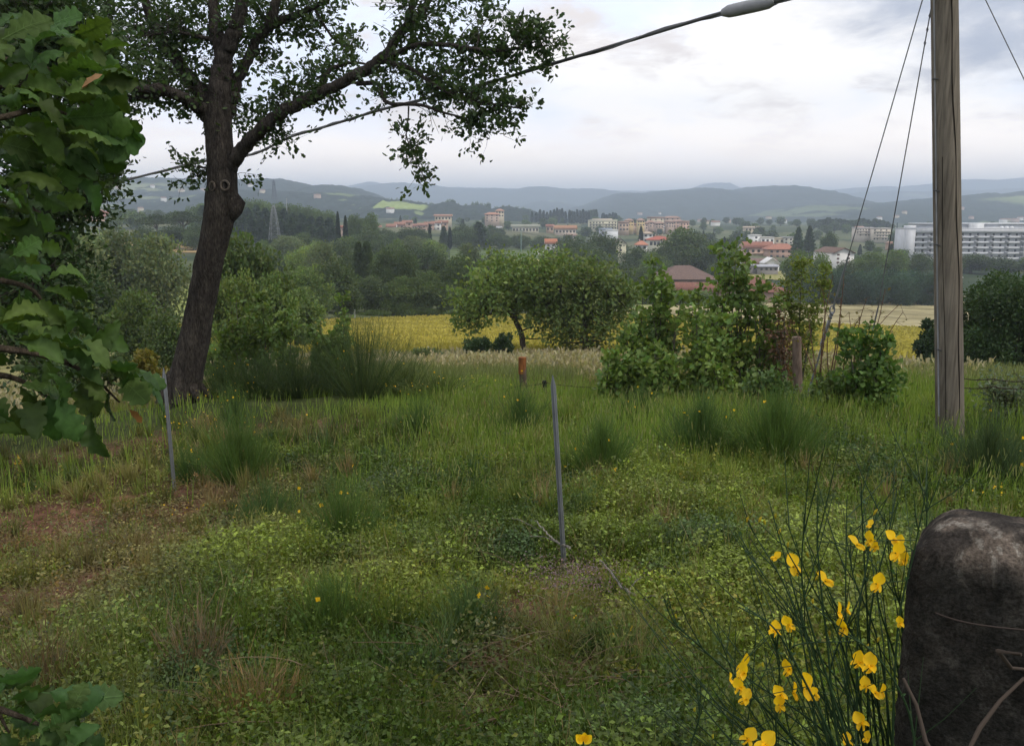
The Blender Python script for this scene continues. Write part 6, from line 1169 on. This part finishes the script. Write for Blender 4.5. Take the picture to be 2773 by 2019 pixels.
lone('single yellow broom flower at the bottom edge below the stony patch', 1292, 1640, 1.95, .017, .35)

# ================================================================== FALLEN BRANCHES
def branch(label, pts, r, side=()):
    root = empty('fallen_branch', pts[0], label, 'branch', 'pale fallen branches'); p = smoothp([np.array(q) for q in pts], 8); mb = MB(); p2 = p + rng.normal(size=p.shape) * r * .25; mb.tube(p2, np.linspace(r, r * .35, len(p)), 9, (.26, .24, .20)); rel(root, mb, 'stem', 'bark')
    for k, d in side: s = MB(); c = p[k]; s.tube([c, c + np.array(d) * .5 + np.array([0, 0, .02]), c + np.array(d)], [r * .5, r * .3, r * .15], 6, (.24, .22, .19)); rel(root, s, 'side_twig', 'bark')
def onground(dx, dy, up=.06):
    Y = Yat(dx * K, dy * K + 6); q = D(dx, dy, Y); return (q[0], q[1], q[2])
branch('pale crooked branch lying right of the free stake, thick grey end', [D(1458, 1390, 5.0), D(1425, 1330, 5.25), D(1380, 1300, 5.45), D(1330, 1240, 5.9)], .017, [(9, (.12, -.1, .05)), (14, (.10, .1, .06))])
branch('short bleached branch leaning against the foot of the free stake', [D(1262, 1212, 6.0), D(1235, 1200, 6.15), D(1212, 1180, 6.3), D(1185, 1150, 6.5)], .011, [(8, (-.2, .05, .03))])
branch('thin bleached stick half buried in green left of the stake', [D(1120, 1148, 6.9), D(1150, 1150, 6.8), D(1190, 1172, 6.6), D(1215, 1192, 6.4)], .007)

# ================================================================== GROUND COVER
def spread_pts(n, r0, r1, k=.8, az=46):
    u = rng.uniform(0, 1, n); r = (r0 ** k + u * (r1 ** k - r0 ** k)) ** (1 / k); a = np.radians(rng.uniform(-az, az, n)); return r * np.sin(a), r * np.cos(a), r
def veg_h(x, y):
    dip = 1 - .85 * np.exp(-((x - .36) ** 2 + (y - 5.75) ** 2) / .5)
    r = np.hypot(x, y); a = fbm(x * .8, y * .8, 71); b = fbm(x * 2.6, y * 2.6, 72)
    h = .05 + .24 * sstep(a, .38, .72) + .12 * (b - .35)
    h = h * (1 + .3 * sstep(x, -1, 5) * sstep(r, 7, 11)); return np.clip(h, .03, .75) * dip * (1 - .85 * soil_patch(x, y))
def veg_c(x, y):
    a = fbm(x * .55, y * .55, 73); b = fbm(x * 1.9, y * 1.9, 74); r = np.hypot(x, y)
    c = mixc((.058, .092, .015), (.170, .208, .033), sstep(a, .34, .66)); c = mixc2(c, (.15, .17, .045), sstep(b, .58, .74) * .7); c = mixc2(c, (.045, .085, .045), sstep(1 - b, .58, .72) * .6)
    c = mixc2(c, (.17, .135, .060), np.clip(sstep(-x, .5, 4) * sstep(fbm(x * 1.2, y * 1.2, 75), .45, .65) * .7 + .5 * soil_patch(x, y), 0, 1)); return c
def keep(x, y, p): return rng.uniform(0, 1, len(x)) < p
def stuff(mb, name, m='grass'): return tag(mb.build(name, M[m]), kind='stuff')
# leafy herbs and low brambles
n = 480000; x, y, r = spread_pts(n, 2.2, 12, .75); h = veg_h(x, y); k = keep(x, y, (1 - .9 * soil_patch(x, y)) * (.35 + .65 * sstep(fbm(x * 1.3, y * 1.3, 76), .38, .55))); x, y, r, h = x[k], y[k], r[k], h[k]; n = len(x)
# plants: leaves gathered on short stems
q = .06; xs = x + (rng.normal(size=n)) * .02; hz_ = rng.uniform(0, 1, n) ** .55 * h
hz_ = hz_ * (.55 + .9 * vn(x * 11, y * 11, 91)); z = gz(x, y) + hz_; ax = rng.normal(size=(n, 3)) + np.array([0, 0, .1]); ax[:, 2] *= .5; up = np.array([0, 0, 1.0]) + rng.normal(size=(n, 3)) * .45
roll = np.cross(up, ax); roll = np.cross(roll, ax) * -1
sc_ = rng.uniform(.008, .036, n) * (.85 + r * .06); c = veg_c(x, y) * np.exp(rng.normal(size=n) * .48).clip(.3, 2.2)[:, None]
stuff(MB().scatter(*LEAF, np.stack([xs, y, z], -1), ax, sc_, np.clip(c, .004, .5), roll=roll), 'undergrowth', 'leaf')
# blades
mb = MB()
for bi, bt in enumerate(BLADES):
    n = 50000; x, y, r = spread_pts(n, 2.2, 14, .8); h = veg_h(x, y); k = keep(x, y, (1 - .75 * soil_patch(x, y)) * (.25 + .75 * sstep(fbm(x * .9 + 5, y * .9, 77), .35, .6))); x, y, r, h = x[k], y[k], r[k], h[k]; n = len(x)
    L_ = (h * 1.1 + .05) * rng.uniform(.45, 1.2, n); ax = rng.normal(size=(n, 3)) * .28 + np.array([0, 0, 1.0])
    c = veg_c(x, y) * 1.15 * (1 + rng.normal(size=n) * .2).clip(.5, 1.6)[:, None]; dry = rng.uniform(0, 1, n) < .10; c[dry] = (.26, .20, .10)
    mb.scatter(*bt, np.stack([x, y, gz(x, y) - .01], -1), ax, np.stack([.0035 + .0009 * r, L_, L_], -1), np.clip(c, .004, .5))
stuff(mb, 'grass')
# low bramble and herb mounds, each a knot of leaves
mb = MB(); nm = 2800; x, y, r = spread_pts(nm, 2.3, 11, .85); k = keep(x, y, (1 - .8 * soil_patch(x, y)) * (1 - .7 * sstep(x - y * .2, 0, 2))); x, y = x[k], y[k]; nm = len(x)
for cx_, cy_ in zip(x, y):
    m_ = int(rng.uniform(50, 150)); R_ = rng.uniform(.10, .30); d = sph(m_); d[:, 2] = np.abs(d[:, 2]); rr = rng.uniform(.5, 1.05, (m_, 1)); p = d * rr * np.array([R_, R_, R_ * rng.uniform(.6, 1.1)]); X, Y_ = cx_ + p[:, 0], cy_ + p[:, 1]
    dp = 1 - .9 * math.exp(-((cx_ - .36) ** 2 + (cy_ - 5.75) ** 2) / .4); c0 = veg_c(np.array([cx_]), np.array([cy_]))[0] * rng.uniform(.65, 1.5) * np.array([rng.uniform(.8, 1.25), 1, rng.uniform(.7, 1.1)])
    mb.scatter(*LEAF, np.stack([X, Y_, gz(X, Y_) + p[:, 2] * dp + .02], -1), d * .5 + rng.normal(size=(m_, 3)) * .5 + np.array([0, 0, .15]), rng.uniform(.016, .036, m_), np.clip(jit(m_, c0, .25, .08), .004, .5))
stuff(mb, 'brambles', 'leaf')
# upright leafy weeds
mb = MB(); nm = 3200; x, y, r = spread_pts(nm, 2.4, 13, .9); k = keep(x, y, (1 - .6 * soil_patch(x, y)) * (.3 + .7 * sstep(fbm(x * 1.1, y * 1.1, 92), .35, .55))); x, y, r = x[k], y[k], r[k]
for cx_, cy_, r_ in zip(x, y, r):
    H_w = rng.uniform(.12, .42) * (1 - .85 * math.exp(-((cx_ - .36) ** 2 + (cy_ - 5.75) ** 2) / .5)); g_ = float(gz(cx_, cy_)); m_ = int(rng.uniform(10, 26)); d = np.array([rng.normal() * .22, rng.normal() * .22, 1.0]) * H_w; b0 = np.array([cx_, cy_, g_]); u = rng.uniform(.15, 1, m_) ** .8
    c0 = veg_c(np.array([cx_]), np.array([cy_]))[0] * rng.uniform(.6, 1.5) * np.array([rng.uniform(.85, 1.3), 1, 1]); mb.scatter(*STEM, b0[None], d[None], np.array([[.004, H_w, .004]]), c0 * .7)
    a = rng.uniform(0, 6.28, m_); ax = np.stack([np.cos(a), np.sin(a), rng.uniform(-.2, .7, m_)], -1); mb.scatter(*LEAF, b0 + d * u[:, None] + ax * .008, ax, rng.uniform(.018, .045, m_) * (1.25 - .6 * u) * (.9 + .03 * r_), np.clip(jit(m_, c0, .3, .1), .004, .5))
stuff(mb, 'weeds', 'leaf')
# grass tufts
mb = MB(); nm = 1600; x, y, r = spread_pts(nm, 2.4, 15, .95); k = keep(x, y, 1 - .6 * soil_patch(x, y)); x, y, r = x[k], y[k], r[k]
for cx_, cy_, r_ in zip(x, y, r):
    m_ = int(rng.uniform(25, 75)); L_ = rng.uniform(.16, .42) * (1 - .75 * math.exp(-((cx_ - .36) ** 2 + (cy_ - 5.75) ** 2) / .5)); a = rng.uniform(0, 6.28, m_); q = rng.uniform(0, .5, m_); ax = np.stack([np.cos(a) * q, np.sin(a) * q, np.ones(m_)], -1); X = cx_ + np.cos(a) * q * .12; Y_ = cy_ + np.sin(a) * q * .12; l = L_ * rng.uniform(.5, 1.1, m_)
    c0 = veg_c(np.array([cx_]), np.array([cy_]))[0] * rng.uniform(.7, 1.35); c0 = c0 if rng.uniform() > .07 else np.array([.24, .18, .09])
    mb.scatter(*BLADES[rng.integers(3)], np.stack([X, Y_, gz(X, Y_) - .01], -1), ax, np.stack([np.full(m_, .0032 + .0006 * r_), l, l * 1.3], -1), np.clip(jit(m_, c0, .2, .06), .004, .5))
stuff(mb, 'grass_tufts')
# tangle of dead stems and twigs
mb = MB(); 
for i in range(330):
    if i < 130: px_, py_ = rng.normal(545, 60), rng.normal(690, 34)
    elif i < 200: px_, py_ = rng.normal(380, 80), rng.normal(710, 30)
    else: px_, py_ = rng.uniform(60, 760), rng.uniform(560, 745)
    Y_ = Yat(px_, py_); X = xat(px_, Y_, -.5 * Y_); g_ = float(gz(X, Y_)) + rng.uniform(.0, .12); a = rng.normal(0, .6) + (3.14 if rng.uniform() < .5 else 0); L_ = rng.uniform(.12, .55); d = np.array([math.cos(a), math.sin(a), rng.uniform(-.05, .35)]) * L_; p0 = np.array([X, Y_, g_]); t = np.linspace(0, 1, 5)[:, None]
    mb.tube(p0 + d * t + rng.normal(size=3) * L_ * .25 * t * (1 - t), np.linspace(.0032, .0012, 5) * rng.uniform(.6, 1.3), 4, (.11, .08, .05) if rng.uniform() < .7 else (.18, .14, .09), cap=False)
stuff(mb, 'dead_twigs', 'twig')
# tall meadow grass with pale seed heads
mb = MB(); n = 108000; x, y, r = spread_pts(n, 7.5, 21, 1.3, 46); m = sstep(fbm(x * .5, y * .5, 78), .28, .5) * (1 - soil_patch(x, y)) * np.clip(.15 + sstep(x + (y - 8) * .25, -2.2, 1.0), 0, 1); k = keep(x, y, m); x, y, r = x[k], y[k], r[k]; n = len(x)
L_ = rng.uniform(.25, .62, n) * (.5 + .5 * sstep(r, 8, 12)) * (.35 + 1.0 * fbm(x * 1.1, y * 1.1, 79)) * (1 - .35 * sstep(r, 12.5, 15)); ax = rng.normal(size=(n, 3)) * .13 + np.array([.02, 0, 1.0]); base = np.stack([x, y, gz(x, y) - .01], -1)
c = mixc((.110, .185, .028), (.22, .28, .055), rng.uniform(0, 1, n)) * (.75 + .5 * fbm(x * .6, y * .6, 80))[:, None]
mb.scatter(*blade_t(.25, 3), base, ax, np.stack([.008 + 0 * r + .0004 * r, L_, L_], -1), c)
k = (rng.uniform(0, 1, n) < .30 * sstep(fbm(x * .4, y * .4, 83), .4, .6)); tip = base[k] + ax[k] / np.linalg.norm(ax[k], axis=1)[:, None] * (L_[k] * .93)[:, None]
mb.scatter(*CARD, tip, ax[k] + rng.normal(size=(k.sum(), 3)) * .2, np.stack([rng.uniform(.006, .012, k.sum()), rng.uniform(.05, .10, k.sum()), np.full(k.sum(), .02)], -1), jit(k.sum(), (.20, .21, .08), .3, .08)); stuff(mb, 'tall_grass')
# dry oat grass between the fence and the wheat
mb = MB(); n = 150000; x, y, r = spread_pts(n, 19, 62, .9, 40); k = keep(x, y, .25 + .75 * sstep(fbm(x * .25, y * .12, 81), .3, .5)); x, y, r = x[k], y[k], r[k]; n = len(x)
g_ = sstep(fbm(x * .18, y * .10, 82), .40, .60) * .8; L_ = rng.uniform(.2, .58, n); c = mixc((.23, .20, .10), (.12, .155, .05), g_) * rng.uniform(.7, 1.25, (n, 1)); ax = rng.normal(size=(n, 3)) * .18 + np.array([0, 0, 1.0]); base = np.stack([x, y, gz(x, y) - .02], -1)
mb.scatter(*blade_t(.3, 2), base, ax, np.stack([.0015 * r, L_, L_], -1), c)
k = (rng.uniform(0, 1, n) < .35) & (g_ < .6); mb.scatter(*CARD, base[k] + ax[k] * (L_[k] * .85)[:, None], ax[k] + rng.normal(size=(k.sum(), 3)) * .5, np.stack([.0022 * r[k], .0035 * r[k] + .05, .01 * r[k]], -1), jit(k.sum(), (.30, .26, .16), .3, .05)); stuff(mb, 'dry_oat_grass')
# wheat ears standing in the field
mb = MB(); n = 150000; x, y, r = spread_pts(n, 56, 186, .8, 34); px_, py_ = proj(x, y, gz(x, y)); wn_ = np.array([wheat_near(p) for p in px_[:1]]) ; nr = np.interp(px_, [180, 300, 380, 450, 560, 700, 900, 1100], [357, 357, 354, 352, 360, 362, 360, 356]); fr_ = np.interp(px_, [180, 290, 330, 460, 560, 640, 700, 800, 930, 1100], [326, 324, 321, 316, 315, 315, 318, 324, 329, 330])
k = (py_ < nr) & (py_ > fr_ + .3) & (px_ > 172) & (px_ < 1110); x, y, r = x[k], y[k], r[k]; n = len(x); P3 = np.stack([x, y, gz(x, y)], -1)
mb.scatter(*CARD, P3, rng.normal(size=(n, 3)) * .25 + np.array([0, 0, 1.0]), np.stack([.0022 * r + .04, rng.uniform(.35, .8, n), .1 + 0 * r], -1), wheat_col(P3) * rng.uniform(.75, 1.2, (n, 1))); stuff(mb, 'wheat_crop')
# straw, litter and small stones on the bare patches
mb = MB(); n = 60000; x, y, r = spread_pts(n, 2.5, 15, .8); k = keep(x, y, sstep(soil_patch(x, y), .05, .5)); x, y, r = x[k], y[k], r[k]; n = len(x); a = rng.uniform(0, 6.28, n); ax = np.stack([np.cos(a), np.sin(a), rng.uniform(-.05, .5, n)], -1); L_ = rng.uniform(.03, .16, n)
mb.scatter(*blade_t(.3, 2), np.stack([x, y, gz(x, y) + .012], -1), ax, np.stack([.0028 + .0006 * r, L_, L_], -1), mixc((.085, .05, .03), (.26, .18, .11), rng.uniform(0, 1, n) ** 2)); stuff(mb, 'dry_litter')
ROCK = ([(-.5, -.4, 0), (.5, -.45, 0), (.55, .4, .0), (-.4, .5, 0), (-.3, -.25, .4), (.3, -.2, .5), (.25, .25, .4), (-.25, .3, .45)], [(0, 1, 5, 4), (1, 2, 6, 5), (2, 3, 7, 6), (3, 0, 4, 7), (4, 5, 6, 7)])
mb = MB(); n = 9000; x, y, r = spread_pts(n, 2.5, 13, .8); k = keep(x, y, sstep(soil_patch(x, y), .2, .7) * .5); x, y, r = x[k], y[k], r[k]; n = len(x); a = rng.uniform(0, 6.28, n)
mb.scatter(*ROCK, np.stack([x, y, gz(x, y) + .004], -1), np.stack([np.cos(a), np.sin(a), 0 * a], -1), rng.uniform(.008, .035, n), mixc((.17, .10, .075), (.36, .28, .22), rng.uniform(0, 1, n)), roll=np.tile([0.01, 0.01, -1.0], (n, 1)) + np.stack([-np.sin(a), np.cos(a), 0 * a], -1) * .01); stuff(mb, 'stones', 'soil')
# little flowers
mb = MB()
def fl(cx_, cy_, sx, sy, n, s, col, hh=.25):
    px_ = cx_ + rng.normal(size=n) * sx; py_ = cy_ + rng.normal(size=n) * sy; p = []
    for a, b in zip(px_, py_): Y = Yat(a, b + 6); p.append((xat(a, Y, -.2 * Y), Y))
    p = np.array(p); p = np.column_stack([p, gz(p[:, 0], p[:, 1]) + veg_h(p[:, 0], p[:, 1]) * .9 + hh * rng.uniform(.1, 1, n)]); mb.scatter(*CARD, p, rng.normal(size=(n, 3)) + np.array([0, 0, .5]), rng.uniform(.6, 1.2, n) * s, jit(n, col, .2, .06))
YF = (.72, .45, .03)
fl(11, 462, 2, 2, 12, .03, YF, .15)
fl(225, 425, 30, 7, 60, .022, YF, .1); fl(160, 428, 12, 6, 20, .02, YF, .1); fl(185, 510, 18, 6, 14, .02, YF, .05); fl(1005, 500, 8, 6, 14, .02, YF, .1); fl(470, 388, 30, 8, 40, .03, (.5, .42, .06), .2); fl(150, 352, 24, 10, 160, .04, YF, .5); fl(200, 390, 30, 8, 60, .028, YF, .2)
fl(500, 460, 250, 40, 160, .014, (.45, .42, .12), .1); fl(700, 560, 160, 40, 120, .010, (.5, .5, .2), .05); stuff(mb, 'wildflowers', 'petal')
mb = MB(); n = 2600; x = rng.normal(size=n) * .22 + .42; y = rng.normal(size=n) * .22 + 5.75; mb.scatter(*LEAF, np.stack([x, y, gz(x, y) + rng.uniform(.02, .16, n)], -1), rng.normal(size=(n, 3)) + np.array([0, 0, .6]), rng.uniform(.008, .018, n), jit(n, (.26, .17, .20), .3, .1)); stuff(mb, 'thyme_patch', 'petal')
